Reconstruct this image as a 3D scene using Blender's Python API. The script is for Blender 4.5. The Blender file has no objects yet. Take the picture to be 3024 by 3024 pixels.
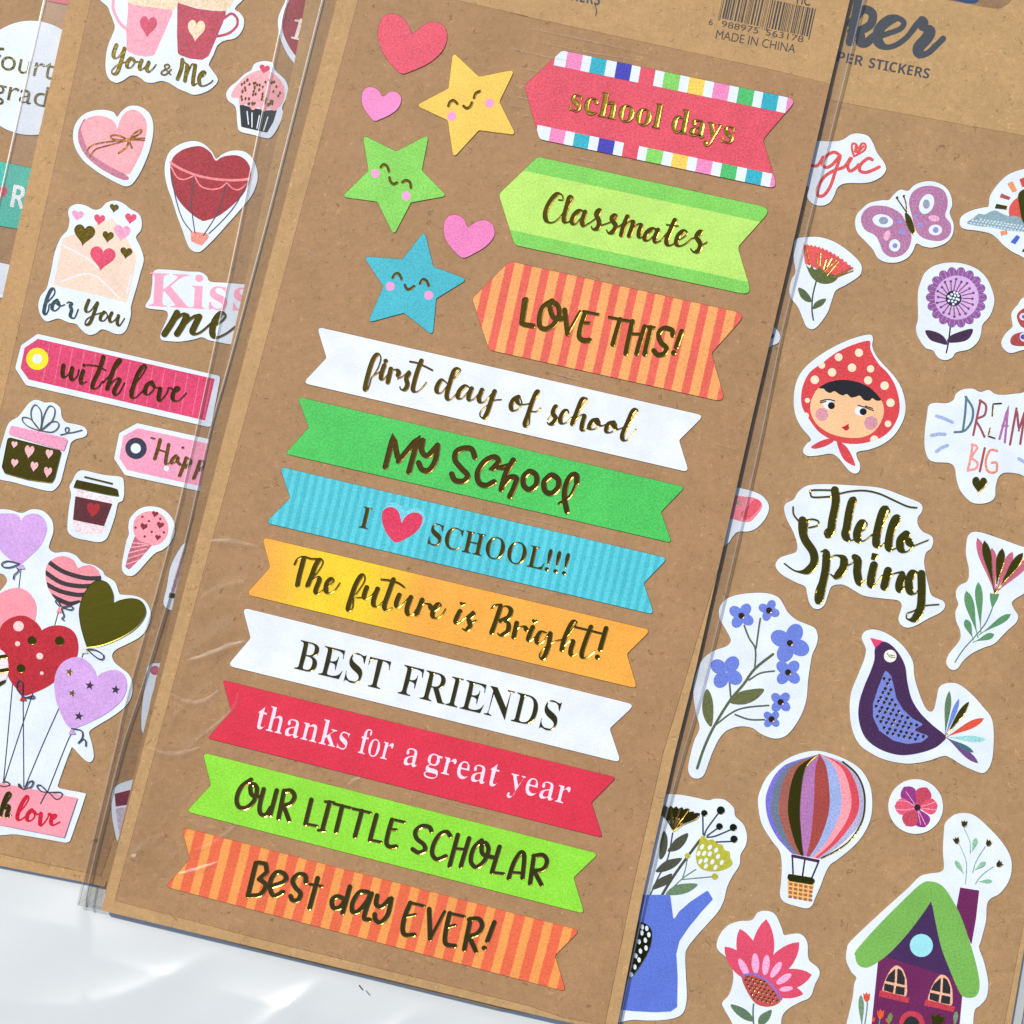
import bpy, bmesh, math, random
from mathutils import Vector, Matrix
from mathutils.geometry import delaunay_2d_cdt

sc = bpy.context.scene
COL = sc.collection
random.seed(7)

# ------------------------------------------------------------------ camera, sky, sun, exposure
FPX, AX, AY, DIST = 3600.0, math.radians(6.0), math.radians(1.8), 0.232
ROT = Matrix.Rotation(AX, 3, 'X') @ Matrix.Rotation(AY, 3, 'Y')
CAM = ROT @ Vector((0, 0, DIST))
cd = bpy.data.cameras.new('camera'); cam = bpy.data.objects.new('camera', cd); COL.objects.link(cam)
cam.location = CAM; cam.rotation_euler = ROT.to_euler()
cd.sensor_width = 36; cd.lens = 36 * FPX / 3024; cd.clip_start = 0.005; cd.clip_end = 50
cd.dof.use_dof = True; cd.dof.focus_distance = DIST; cd.dof.aperture_fstop = 30
sc.camera = cam
SUN_EL, SUN_AZ = math.radians(42), math.radians(-38)          # azimuth from +Y towards +X
w = bpy.data.worlds.new('World'); sc.world = w; w.use_nodes = True
nt = w.node_tree; bg = nt.nodes['Background']
sky = nt.nodes.new('ShaderNodeTexSky'); sky.sky_type = 'NISHITA'; sky.sun_disc = False
sky.sun_elevation = SUN_EL; sky.sun_rotation = SUN_AZ
nt.links.new(sky.outputs[0], bg.inputs[0]); bg.inputs[1].default_value = 0.13
sd = bpy.data.lights.new('sun', 'SUN'); sd.energy = 4.05; sd.angle = math.radians(0.5); sd.color = (1.0, 0.95, 0.87)
so = bpy.data.objects.new('sun', sd); COL.objects.link(so)
sdir = Vector((math.sin(SUN_AZ) * math.cos(SUN_EL), math.cos(SUN_AZ) * math.cos(SUN_EL), math.sin(SUN_EL)))
so.rotation_euler = sdir.to_track_quat('Z', 'Y').to_euler(); so.location = sdir * 2
sc.view_settings.view_transform = 'Standard'; sc.view_settings.look = 'None'
sc.view_settings.exposure = 0.03; sc.view_settings.gamma = 1.0
sc.cycles.transparent_max_bounces = 24

# ------------------------------------------------------------------ photograph pixel -> point on a sheet of height z
K = 800 / 1932
ORG = dict(A=(0,0),B=(0,700),C=(0,1400),D=(0,2200),I=(760,0),J=(760,700),K=(760,1400),L=(760,2224),
           M=(1500,0),N=(1500,700),O=(1500,1400),P=(1500,2224),E=(2224,0),F=(2224,700),G=(2224,1400),H=(2224,2224))
FR = 'A'
def fr(f):
    global FR; FR = f
def pt(x, y, f=None):
    o = ORG[f or FR]; return (o[0] + x * K, o[1] + y * K)
def P(s, f=None):                         # "x,y x,y" with optional "Q:x,y" for another crop's origin
    out = []
    for t in s.split():
        g = f
        if ':' in t: g, t = t.split(':')
        x, y = t.split(','); out.append(pt(float(x), float(y), g))
    return out
def world(p, z):
    d = ROT @ Vector(((p[0] - 1512) / FPX, -(p[1] - 1512) / FPX, -1.0))
    t = (z - CAM.z) / d.z
    return CAM + d * t

# ------------------------------------------------------------------ 2D shapes (photo pixels)
def cat(pts, n=6, closed=False):
    out = []; m = len(pts)
    if m < 3 and not closed: 
        return [(pts[0][0]+(pts[1][0]-pts[0][0])*i/n, pts[0][1]+(pts[1][1]-pts[0][1])*i/n) for i in range(n+1)]
    rng = range(m if closed else m - 1)
    for i in rng:
        if closed: a, b, c, d = pts[i-1], pts[i], pts[(i+1) % m], pts[(i+2) % m]
        else: a, b, c, d = pts[max(i-1,0)], pts[i], pts[i+1], pts[min(i+2,m-1)]
        for j in range(n):
            t = j / n; t2 = t*t; t3 = t2*t
            out.append(tuple(0.5*((2*b[k])+(-a[k]+c[k])*t+(2*a[k]-5*b[k]+4*c[k]-d[k])*t2+(-a[k]+3*b[k]-3*c[k]+d[k])*t3) for k in (0,1)))
    if not closed: out.append(pts[-1])
    return out
def S(s, f=None): return cat(P(s, f), 5, True)                   # smooth closed
def rp(s, r=20, f=None):                                         # polygon with rounded corners
    p = P(s, f) if isinstance(s, str) else s
    r *= K; out = []; m = len(p)
    for i in range(m):
        a, b, c = Vector(p[i-1]), Vector(p[i]), Vector(p[(i+1) % m])
        u, v = (a-b), (c-b); rr = min(r, u.length*.45, v.length*.45)
        u.normalize(); v.normalize()
        cosang = max(-1, min(1, u.dot(v))); half = math.acos(cosang)/2
        dd = min(rr / max(math.tan(half), .25), (a-b).length*.45, (c-b).length*.45)
        s0, s1 = b+u*dd, b+v*dd
        for j in range(6):
            t = j/5; q = s0*(1-t)**2 + b*2*t*(1-t) + s1*t*t; out.append((q.x, q.y))
    return out
def circ(x, y, r, f=None, n=28):
    c = pt(x, y, f); return [(c[0]+r*K*math.cos(6.28318*i/n), c[1]+r*K*math.sin(6.28318*i/n)) for i in range(n)]
def ell(x, y, a, b, ang=0, f=None, n=28):
    c = pt(x, y, f); o = []
    for i in range(n):
        u, v = a*K*math.cos(6.28318*i/n), b*K*math.sin(6.28318*i/n)
        o.append((c[0]+u*math.cos(ang)-v*math.sin(ang), c[1]+u*math.sin(ang)+v*math.cos(ang)))
    return o
def heart(x, y, wd, ht, ang=0.2, f=None):
    c = pt(x, y, f); o = []
    for i in range(40):
        t = 6.28318*i/40
        u = 16*math.sin(t)**3/32*wd*K; v = -(13*math.cos(t)-5*math.cos(2*t)-2*math.cos(3*t)-math.cos(4*t)+2.5)/29*ht*K
        o.append((c[0]+u*math.cos(ang)-v*math.sin(ang), c[1]+u*math.sin(ang)+v*math.cos(ang)))
    return o
def star(x, y, r, ang=0.2, f=None, inner=.45):
    c = pt(x, y, f); o = []
    for i in range(10):
        q = r*K*(1 if i % 2 == 0 else inner); t = ang - math.pi/2 + i*math.pi/5
        o.append((c[0]+q*math.cos(t), c[1]+q*math.sin(t)))
    return o
def tear(tx, ty, bx, by, wd, f=None, bw=.12, peak=.68):       # petal from base b to tip t
    a, b = Vector(pt(bx, by, f)), Vector(pt(tx, ty, f)); d = b-a; n = Vector((-d.y, d.x)).normalized()*wd*K/2
    L, R = [], []
    for i in range(13):
        t = i/12
        s = math.sin(math.pi*t**(math.log(.5)/math.log(peak)))**.75 if 0 < t < 1 else 0
        s = max(s, bw*(1-t)) if t < .5 else s
        L.append(a+d*t+n*s); R.append(a+d*t-n*s)
    return [(p.x, p.y) for p in L+R[::-1][1:]]
def ribbon(pts, wf, f=None):
    """pts dense list (px); wf(i, n, dir) -> width (px). returns list of small polygons"""
    m = len(pts); Ls, Rs, W = [], [], []
    q = [pts[0]]
    for p in pts[1:]:
        if math.hypot(p[0]-q[-1][0], p[1]-q[-1][1]) > .35: q.append(p)
    pts = q; m = len(pts)
    if m < 2: return []
    ws = []
    for i in range(m):
        a, b = pts[max(i-1,0)], pts[min(i+1,m-1)]
        ws.append(wf(i/(m-1), (b[0]-a[0], b[1]-a[1])))
    for _ in range(3): ws = [(ws[max(i-1,0)]+2*ws[i]+ws[min(i+1,m-1)])/4 for i in range(m)]
    for i in range(m):
        a, b = pts[max(i-1,0)], pts[min(i+1,m-1)]
        dx, dy = b[0]-a[0], b[1]-a[1]; l = math.hypot(dx, dy) or 1
        nx, ny = -dy/l*ws[i]/2, dx/l*ws[i]/2
        Ls.append((pts[i][0]+nx, pts[i][1]+ny)); Rs.append((pts[i][0]-nx, pts[i][1]-ny))
    polys = [[Ls[i], Ls[i+1], Rs[i+1], Rs[i]] for i in range(m-1)]
    for i in (0, m-1):
        r = ws[i]/2; polys.append([(pts[i][0]+r*math.cos(.5236*j), pts[i][1]+r*math.sin(.5236*j)) for j in range(12)])
    for i in range(2, m-2, 2):
        r = ws[i]/2*.98; polys.append([(pts[i][0]+r*math.cos(.7854*j+.2), pts[i][1]+r*math.sin(.7854*j+.2)) for j in range(8)])
    return polys
def st(s, wd=14, f=None):                 # even pen stroke; '-' = straight corners
    if s[0] == '-':
        p = P(s[1:], f); d = []
        for a, b in zip(p, p[1:]): d += [(a[0]+(b[0]-a[0])*i/5, a[1]+(b[1]-a[1])*i/5) for i in range(5)]
        d.append(p[-1])
    else: d = cat(P(s, f), 5)
    return ribbon(d, lambda t, v: wd*K)
def pen(s, wmax=34, wmin=9, f=None):      # brush-pen stroke: thick on the down-stroke
    p = P(s[1:] if s[0] == '-' else s, f)
    d = cat(p, 5)
    def wf(t, v):
        l = math.hypot(*v) or 1
        down = (v[1]*.97-v[0]*.22)/l
        k = max(0, min(1, (down-.05)/.6)); k = k*k*(3-2*k)
        return (wmin+(wmax-wmin)*k)*K
    return ribbon(d, wf)
def many(fn, strokes, *a):
    o = []
    for s in strokes.split('|'): o += fn(s.strip(), *a)
    return o

# ------------------------------------------------------------------ built-in font text -> polygons
MAP = {'serif': (0x1D400, 0x1D41A), 'sansb': (0x1D5D4, 0x1D5EE), 'sans': None}
def ftext(s, face, p0, p1, em, offset=0.0, f=None, skew=0.0, thin=0.0):
    m = MAP[face]
    t = ''.join(chr(m[0]+ord(c)-65) if m and c.isupper() else chr(m[1]+ord(c)-97) if m and c.islower() else c for c in s)
    cu = bpy.data.curves.new('lettering', 'FONT'); cu.body = t; cu.offset = offset; cu.resolution_u = 6
    ob = bpy.data.objects.new('lettering', cu); COL.objects.link(ob)
    bpy.context.view_layer.update()
    me = bpy.data.meshes.new_from_object(ob.evaluated_get(bpy.context.evaluated_depsgraph_get()))
    if thin:                               # lighter stems, hairlines kept
        bmx = bmesh.new(); bmx.from_mesh(me); bmesh.ops.remove_doubles(bmx, verts=bmx.verts, dist=1e-5)
        for q in bmx.verts:
            nx = 0.0; k = 0
            for e in q.link_edges:
                if len(e.link_faces) == 1:
                    d = e.verts[1].co - e.verts[0].co; n = Vector((d.y, -d.x, 0)).normalized()
                    if n.dot(e.link_faces[0].calc_center_median() - e.verts[0].co) > 0: n = -n
                    nx += n.x; k += 1
            q.co.z = -thin*nx/max(k, 1)
        for q in bmx.verts: q.co.x += q.co.z; q.co.z = 0
        bmx.to_mesh(me); bmx.free()
    xs = [v.co.x for v in me.vertices]; x0, x1 = min(xs), max(xs)
    a, b = Vector(pt(*p0, f)), Vector(pt(*p1, f)); d = b-a; u = d.normalized(); up = Vector((u.y, -u.x))
    co = []
    for v in me.vertices:
        q = a + d*((v.co.x-x0)/(x1-x0)) + up*(v.co.y*em*K) + u*(skew*v.co.y*em*K)
        co.append((q.x, q.y))
    fs = [list(p.vertices) for p in me.polygons]
    bpy.data.objects.remove(ob); bpy.data.curves.remove(cu); bpy.data.meshes.remove(me)
    return ('TRI', co, fs)

# ------------------------------------------------------------------ union of polygons -> triangles
def area(p): return sum(p[i-1][0]*p[i][1]-p[i][0]*p[i-1][1] for i in range(len(p)))/2
def union(polys, clip=None, holes=None):
    vs, fs = [], []
    def add(p):
        if abs(area(p)) < 1e-3: return False
        if area(p) < 0: p = p[::-1]
        b = len(vs); vs.extend(Vector(q) for q in p); fs.append(list(range(b, b+len(p)))); return True
    k = 0
    for p in polys: k += 1 if add(p) else 0
    ck = None
    if clip: add(clip); ck = len(fs)-1
    hk = set()
    for h in holes or []:
        if add(h): hk.add(len(fs)-1)
    v, e, t, ov, oe, of = delaunay_2d_cdt(vs, [], fs, 0, 1e-3)
    pls = [[(vs[i].x, vs[i].y) for i in f] for f in fs]
    bbs = [(min(q[0] for q in p), max(q[0] for q in p), min(q[1] for q in p), max(q[1] for q in p)) for p in pls]
    def inside(i, x, y):
        b = bbs[i]
        if x < b[0] or x > b[1] or y < b[2] or y > b[3]: return False
        p = pls[i]; c = False; q = p[-1]
        for r in p:
            if (r[1] > y) != (q[1] > y) and x < (q[0]-r[0])*(y-r[1])/(q[1]-r[1])+r[0]: c = not c
            q = r
        return c
    out = []
    for tri in t:
        x, y = sum(v[i].x for i in tri)/len(tri), sum(v[i].y for i in tri)/len(tri)
        if ck is not None and not inside(ck, x, y): continue
        if any(inside(i, x, y) for i in hk): continue
        if any(inside(i, x, y) for i in range(k)): out.append(list(tri))
    return [(q.x, q.y) for q in v], out

# ------------------------------------------------------------------ materials
def lin(c):
    c = c/255; return c/12.92 if c <= .04045 else ((c+.055)/1.055)**2.4
def rgb(c, k=1.0): return tuple(min(.92, lin(x)*k) for x in c) + (1,)
MATS = {}
def newmat(name):
    m = bpy.data.materials.new(name); m.use_nodes = True
    return m, m.node_tree, m.node_tree.nodes['Principled BSDF']
def node(nt, t, **kw):
    n = nt.nodes.new(t)
    for k, v in kw.items(): setattr(n, k, v)
    return n
def noise(nt, co, scale, detail=2, rough=.5, dist=0):
    n = node(nt, 'ShaderNodeTexNoise'); n.inputs['Scale'].default_value = scale; n.inputs['Detail'].default_value = detail
    n.inputs['Roughness'].default_value = rough; n.inputs['Distortion'].default_value = dist
    nt.links.new(co, n.inputs['Vector']); return n.outputs['Fac']
def mrange(nt, v, a, b, c, d):
    n = node(nt, 'ShaderNodeMapRange'); nt.links.new(v, n.inputs[0])
    for i, x in enumerate((a, b, c, d)): n.inputs[i+1].default_value = x
    return n.outputs[0]
def math_(nt, op, a, b=None):
    n = node(nt, 'ShaderNodeMath', operation=op)
    for i, x in enumerate((a, b)):
        if x is None: continue
        if isinstance(x, (int, float)): n.inputs[i].default_value = x
        else: nt.links.new(x, n.inputs[i])
    return n.outputs[0]
def mixc(nt, fac, a, b, mode='MIX'):
    n = node(nt, 'ShaderNodeMix', data_type='RGBA', blend_type=mode)
    for s, x in ((n.inputs['Factor'], fac), (n.inputs['A'], a), (n.inputs['B'], b)):
        if isinstance(x, (int, float)): s.default_value = x
        elif isinstance(x, tuple): s.default_value = x
        else: nt.links.new(x, s)
    return n.outputs['Result']
WK = .93                                   # photo colour of a sunlit sheet -> its own reflectance
def paper(c, c2=None, period=0, duty=.5, phase=0, grain=.17, ramp=None):
    """pearly sticker paper; c2 = printed stripes every `period` px along the sticker"""
    key = ('paper', c, c2, period, phase, grain, ramp)
    if key in MATS: return MATS[key]
    m, nt, b = newmat('pearl_paper')
    g = node(nt, 'ShaderNodeNewGeometry').outputs['Position']
    base = rgb(c, WK)
    if c2:
        at = node(nt, 'ShaderNodeAttribute', attribute_name='st'); sx = node(nt, 'ShaderNodeSeparateXYZ'); nt.links.new(at.outputs['Vector'], sx.inputs[0])
        if ramp:                           # soft printed blend along the length
            u = mrange(nt, math_(nt, 'ABSOLUTE', math_(nt, 'SUBTRACT', sx.outputs[0], ramp[0])), ramp[1], ramp[2], 0, 1)
            base = mixc(nt, u, rgb(c, WK), rgb(c2, WK))
        else:
            w = math_(nt, 'FRACT', math_(nt, 'DIVIDE', math_(nt, 'ADD', math_(nt, 'ADD', sx.outputs[0], phase), math_(nt, 'MULTIPLY', noise(nt, g, 900), period*.06)), period))
            tri = math_(nt, 'ABSOLUTE', math_(nt, 'SUBTRACT', w, .5))
            base = mixc(nt, mrange(nt, tri, duty/2-.02, duty/2+.02, 1, 0), rgb(c, WK), rgb(c2, WK))
    n1 = mrange(nt, noise(nt, g, 2900, 2, .6), .34, .66, 1-grain*1.3, 1+grain*1.3)
    n2 = mrange(nt, noise(nt, g, 200, 3), .3, .7, .94, 1.06)
    v = node(nt, 'ShaderNodeVectorMath', operation='SCALE')
    if isinstance(base, tuple): v.inputs[0].default_value = base[:3]
    else: nt.links.new(base, v.inputs[0])
    nt.links.new(math_(nt, 'MULTIPLY', n1, n2), v.inputs['Scale'])
    nt.links.new(v.outputs[0], b.inputs['Base Color'])
    b.inputs['Roughness'].default_value = .5; b.inputs['Specular IOR Level'].default_value = .2
    bp = node(nt, 'ShaderNodeBump'); bp.inputs['Strength'].default_value = .15 if grain < .08 else .35; bp.inputs['Distance'].default_value = .00006
    nt.links.new(noise(nt, g, 3600, 2, .6), bp.inputs['Height']); nt.links.new(bp.outputs[0], b.inputs['Normal'])
    MATS[key] = m; return m
def kraft(c, name='kraft_paper', k=1.0):
    key = ('kraft', c)
    if key in MATS: return MATS[key]
    m, nt, b = newmat(name)
    g = node(nt, 'ShaderNodeNewGeometry').outputs['Position']
    big = mrange(nt, noise(nt, g, 90, 4, .6), .3, .7, .93, 1.07)
    mid = mrange(nt, noise(nt, g, 800, 4, .7), .3, .7, .90, 1.10)
    fine = mrange(nt, noise(nt, g, 3600, 2), .3, .7, .93, 1.07)
    s = math_(nt, 'MULTIPLY', math_(nt, 'MULTIPLY', big, mid), fine)
    # fibres: thin curved ridges of a warped noise, kept in scattered patches
    r1 = math_(nt, 'ABSOLUTE', math_(nt, 'SUBTRACT', noise(nt, g, 420, 1, .4, 1.2), .5))
    k1 = mrange(nt, noise(nt, g, 520, 2), .54, .62, 0, 1)
    dk = math_(nt, 'MULTIPLY', mrange(nt, r1, .006, .018, .38, 0), k1)
    off = node(nt, 'ShaderNodeVectorMath', operation='ADD'); nt.links.new(g, off.inputs[0]); off.inputs[1].default_value = (.31, .17, .05)
    r2 = math_(nt, 'ABSOLUTE', math_(nt, 'SUBTRACT', noise(nt, off.outputs[0], 520, 1, .4, 1.6), .5))
    k2 = mrange(nt, noise(nt, off.outputs[0], 600, 2), .54, .62, 0, 1)
    lt = math_(nt, 'MULTIPLY', mrange(nt, r2, .006, .02, .30, 0), k2)
    sp = mrange(nt, noise(nt, off.outputs[0], 1500, 2, .5), .71, .76, 0, -.4)
    s = math_(nt, 'MULTIPLY', s, math_(nt, 'ADD', math_(nt, 'ADD', math_(nt, 'SUBTRACT', 1.0, dk), lt), sp))
    v = node(nt, 'ShaderNodeVectorMath', operation='SCALE'); v.inputs[0].default_value = rgb(c, WK*k)[:3]
    nt.links.new(s, v.inputs['Scale']); nt.links.new(v.outputs[0], b.inputs['Base Color'])
    b.inputs['Roughness'].default_value = .7; b.inputs['Specular IOR Level'].default_value = .25
    bp = node(nt, 'ShaderNodeBump'); bp.inputs['Strength'].default_value = .35; bp.inputs['Distance'].default_value = .00008
    nt.links.new(noise(nt, g, 1400, 3, .7), bp.inputs['Height']); nt.links.new(bp.outputs[0], b.inputs['Normal'])
    MATS[key] = m; return m
def foil(c=(190, 150, 50), rough=.2, bump=.25, name='gold_foil'):
    key = ('foil', c, rough, bump)
    if key in MATS: return MATS[key]
    m, nt, b = newmat(name)
    g = node(nt, 'ShaderNodeNewGeometry').outputs['Position']
    b.inputs['Base Color'].default_value = rgb(c); b.inputs['Metallic'].default_value = 1; b.inputs['Roughness'].default_value = rough
    bp = node(nt, 'ShaderNodeBump'); bp.inputs['Strength'].default_value = min(1, bump*1.8); bp.inputs['Distance'].default_value = .0001
    nt.links.new(noise(nt, g, 1000, 3, .6), bp.inputs['Height']); nt.links.new(bp.outputs[0], b.inputs['Normal'])
    MATS[key] = m; return m
def ink(c, name='ink'):
    key = ('ink', c)
    if key in MATS: return MATS[key]
    m, nt, b = newmat(name)
    g = node(nt, 'ShaderNodeNewGeometry').outputs['Position']
    v = node(nt, 'ShaderNodeVectorMath', operation='SCALE'); v.inputs[0].default_value = rgb(c, WK)[:3]
    nt.links.new(mrange(nt, noise(nt, g, 3000, 3, .7), .3, .7, .8, 1.25), v.inputs['Scale']); nt.links.new(v.outputs[0], b.inputs['Base Color'])
    b.inputs['Roughness'].default_value = .6
    MATS[key] = m; return m
def film(tint=.93, gloss=.12, rough=.12, name='clear_film', wave=0):
    key = ('film', tint, gloss, rough, wave)
    if key in MATS: return MATS[key]
    m = bpy.data.materials.new(name); m.use_nodes = True; nt = m.node_tree; nt.nodes.clear()
    o = node(nt, 'ShaderNodeOutputMaterial'); mx = node(nt, 'ShaderNodeMixShader'); t = node(nt, 'ShaderNodeBsdfTransparent'); g = node(nt, 'ShaderNodeBsdfGlossy')
    t.inputs[0].default_value = (tint, tint*.99, tint*.965, 1); g.inputs[0].default_value = (1, 1, 1, 1); g.inputs['Roughness'].default_value = rough
    lw = node(nt, 'ShaderNodeLayerWeight'); lw.inputs[0].default_value = .5      # facing term works from both sides of the film
    nt.links.new(math_(nt, 'ADD', math_(nt, 'MULTIPLY', math_(nt, 'POWER', lw.outputs['Facing'], 4.0), .5), gloss), mx.inputs[0])
    nt.links.new(t.outputs[0], mx.inputs[1]); nt.links.new(g.outputs[0], mx.inputs[2]); nt.links.new(mx.outputs[0], o.inputs[0])
    if wave:
        p = node(nt, 'ShaderNodeNewGeometry').outputs['Position']
        bp = node(nt, 'ShaderNodeBump'); bp.inputs['Strength'].default_value = wave; bp.inputs['Distance'].default_value = .0006
        nt.links.new(noise(nt, p, 160, 4, .6), bp.inputs['Height']); nt.links.new(bp.outputs[0], g.inputs['Normal']); nt.links.new(bp.outputs[0], lw.inputs['Normal'])
    MATS[key] = m; return m

# ------------------------------------------------------------------ mesh builders
def mesh_obj(name, bm, mats, parent=None, loc=None):
    me = bpy.data.meshes.new(name); bm.normal_update(); bm.to_mesh(me); bm.free()
    for m in mats: me.materials.append(m)
    o = bpy.data.objects.new(name, me); COL.objects.link(o)
    if parent: o.parent = parent
    elif loc is not None: o.location = loc
    return o
def slab(name, groups, z0, z1, origin, parent=None, tray=None, frame=None):
    """groups: [(tris (verts, faces), material)]: each becomes a thin plate from z0 to z1. tray=(inset, depth) mm: stamped rim"""
    bm = bmesh.new(); lay = bm.verts.layers.float_vector.new('st') if frame else None
    mats = []
    for (co, fs), mat in groups:
        if mat not in mats: mats.append(mat)
        mi = mats.index(mat)
        used = sorted({i for f in fs for i in f}); idx = {}
        for i in used:
            p = (world(co[i], z1) - origin) * 1000
            v = bm.verts.new(p); idx[i] = v
            if frame:
                d = Vector(co[i]) - Vector(frame[0]); v[lay] = (d.dot(frame[1]), d.dot(frame[2]), 0)
        faces = []
        for f in fs:
            try: fc = bm.faces.new([idx[i] for i in f])
            except ValueError: continue
            fc.material_index = mi; faces.append(fc)
        for fc in faces: fc.normal_update()
        for fc in faces:
            if fc.normal.z < 0: fc.normal_flip()
        if tray or True:
            vv = list({v for fc in faces for v in fc.verts})
            bmesh.ops.remove_doubles(bm, verts=vv, dist=.0006)
            faces = [fc for fc in faces if fc.is_valid]
        rim = [e for e in {e for fc in faces for e in fc.edges} if len(e.link_faces) == 1]
        if tray:
            try: bmesh.ops.inset_region(bm, faces=faces, thickness=tray[0], depth=-tray[1], use_even_offset=False, use_boundary=True)
            except Exception: pass
        rim = [e for e in rim if e.is_valid]
        if rim:
            r = bmesh.ops.extrude_edge_only(bm, edges=rim)
            nv = [g for g in r['geom'] if isinstance(g, bmesh.types.BMVert)]
            for v in nv: v.co.z = (z0 - origin.z) * 1000
            for g in r['geom']:
                if isinstance(g, bmesh.types.BMFace): g.material_index = mi
    for f in bm.faces:
        if tray is None: f.smooth = False
    for v in bm.verts: v.co *= .001
    return mesh_obj(name, bm, mats, parent, origin if not parent else None)
def tag(o, label=None, cat=None, group=None, kind=None):
    if label: o['label'] = label
    if cat: o['category'] = cat
    if group: o['group'] = group
    if kind: o['kind'] = kind
    return o
def empty(name, loc):
    o = bpy.data.objects.new(name, None); COL.objects.link(o); o.location = loc; o.empty_display_size = .01; return o
def grow(poly, d):
    """offset a closed outline outwards by d px"""
    if area(poly) < 0: poly = poly[::-1]
    m = len(poly); out = []
    for i in range(m):
        a, b = poly[i-1], poly[(i+1) % m]; dx, dy = b[0]-a[0], b[1]-a[1]; l = math.hypot(dx, dy) or 1
        out.append((poly[i][0]+dy/l*d, poly[i][1]-dx/l*d))
    return out
FOIL = foil((160, 124, 48), .2)
CUT = kraft((104, 76, 52), 'cut_kraft')
TH = .00015                                # sticker thickness
class Sticker:
    def __init__(s, name, outline, mat, label, zs, group=None, cat='sticker', frame=None, base='paper_backing', extra=None):
        s.out = outline; s.z = zs + TH; s.zs = zs
        cx = sum(p[0] for p in outline)/len(outline); cy = sum(p[1] for p in outline)/len(outline)
        s.org = world((cx, cy), zs); s.root = empty(name, s.org); tag(s.root, label, cat, group); s.frame = frame
        g = [(union([outline]), mat)] + [(union(pl, clip=outline), m) for pl, m in (extra or [])]
        b = slab(base, g[:1], zs, s.z, s.org, s.root, frame=frame)
        s.base = b
        for i, x in enumerate(g[1:]): s.z += 4e-6; 
        if extra: slab('printed_band', g[1:], s.z-6e-6, s.z, s.org, s.root)
        # kiss-cut groove round the sticker
        slab('cut_edge', [(union([grow(outline, 1.1)], holes=[outline]), CUT)], zs, zs+.00002, s.org, s.root)
    def part(s, name, polys, mat, clip=None, holes=None, parent=None, h=6e-6, step=True):
        """printed layer"""
        groups = polys if isinstance(polys, list) and polys and isinstance(polys[0], tuple) and len(polys[0]) == 2 and isinstance(polys[0][0], list) else [(polys, mat)]
        gs = []
        for pl, m in groups: gs.append((conv(pl, clip, holes), m))
        z0, z1 = s.z - 2e-6, s.z + (h if step else 3e-6)
        s.z = z1 if step else s.z + 3e-6
        o = slab(name, gs, z0, z1, s.org, parent or s.root)
        return o
    def foil(s, name, polys, mat=None, rim=.10, dep=None, lift=0, clip=None, parent=None):
        lift = max(lift, (dep or rim*.66)*1e-3 + 1.4e-5)
        return slab(name, [(conv(polys, clip, None), mat or FOIL)], s.z-2e-6, s.z+lift, s.org, parent or s.root, tray=(rim*1.45, dep or rim*.66))
def conv(pl, clip=None, holes=None):
    if isinstance(pl, tuple) and pl[0] == 'TRI': return pl[1], pl[2]
    if pl and isinstance(pl[0], tuple) and pl[0] and pl[0][0] == 'TRI':
        co, fs = [], []
        for _, c, f in pl:
            b = len(co); co += c; fs += [[i+b for i in q] for q in f]
        return co, fs
    return union(pl, clip, holes)

# ================================================================== SETTING: white table
m_table, nt, b = newmat('white_table')
g = node(nt, 'ShaderNodeNewGeometry').outputs['Position']
b.inputs['Base Color'].default_value = (.74, .765, .76, 1); b.inputs['Roughness'].default_value = .35
bm = bmesh.new(); bmesh.ops.create_grid(bm, x_segments=2, y_segments=2, size=1.5)
tag(mesh_obj('table', bm, [m_table], loc=(0, 0, 0)), kind='structure')

# ================================================================== SHEETS
KL, KI = kraft((190, 151, 102)), kraft((171, 132, 91))      # bare card / sticker layer
KL2, KI2 = kraft((190, 149, 99)), kraft((174, 136, 93))
KR, KRI = kraft((189, 152, 103)), kraft((174, 137, 95))
Z_FAR, Z_LOVE, Z_RIGHT, Z_UNDER, Z_MID = .0006, .0010, .0008, .0013, .0018
def sheet(name, outline, zt, th, mat, label, panel=None, pmat=None, group='kraft sticker sheets'):
    cx = sum(p[0] for p in outline)/len(outline); cy = sum(p[1] for p in outline)/len(outline)
    org = world((cx, cy), zt-th); r = empty(name, org); tag(r, label, 'sticker sheet', group)
    slab('backing_card', [(union([outline]), mat)], zt-th, zt, org, r)
    if panel:
        slab('sticker_layer', [(union([panel], clip=outline), pmat)], zt-2e-6, zt+6e-5, org, r)
        slab('score_line', [(union([grow(panel, .9)], clip=outline, holes=[panel]), CUT)], zt-2e-6, zt+1.2e-5, org, r)
    return r, org
far, far_o = sheet('sticker_sheet', P('A:-150,-150 A:1000,-150 A:700,1200 B:500,1300 B:-300,1300'), Z_FAR, .0004, KI,
    'kraft sheet at the far left edge with the round fourth grade sticker')
love, love_o = sheet('sticker_sheet', P('A:525,-150 I:500,-150 K:-200,500 D:745,1012 D:580,975 D:0,862 D:-200,822 B:-150,1200 B:-40,680'), Z_LOVE, .0005, KL2,
    'kraft sheet on the left with hearts, tags and balloon stickers',
    P('A:683,-150 I:520,-150 K:-300,500 D:720,935 D:640,915 D:-5,775 D:-200,733 D:-690,640 B:14,1200 B:168,500 A:225,1932'), KI2)
right, right_o = sheet('sticker_sheet', P('E:300,-150 E:3130,-150 H:1932,1400 H:1840,1932 H:1820,2050 P:640,2080 P:620,1600 N:1560,700'), Z_RIGHT, .0005, KR,
    'kraft sheet on the right with flowers, bird and cottage stickers',
    P('E:400,688 E:555,717 E:1932,970 E:2960,1160 H:1760,2100 P:500,2100 P:700,800 N:1500,500'), KRI)
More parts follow.
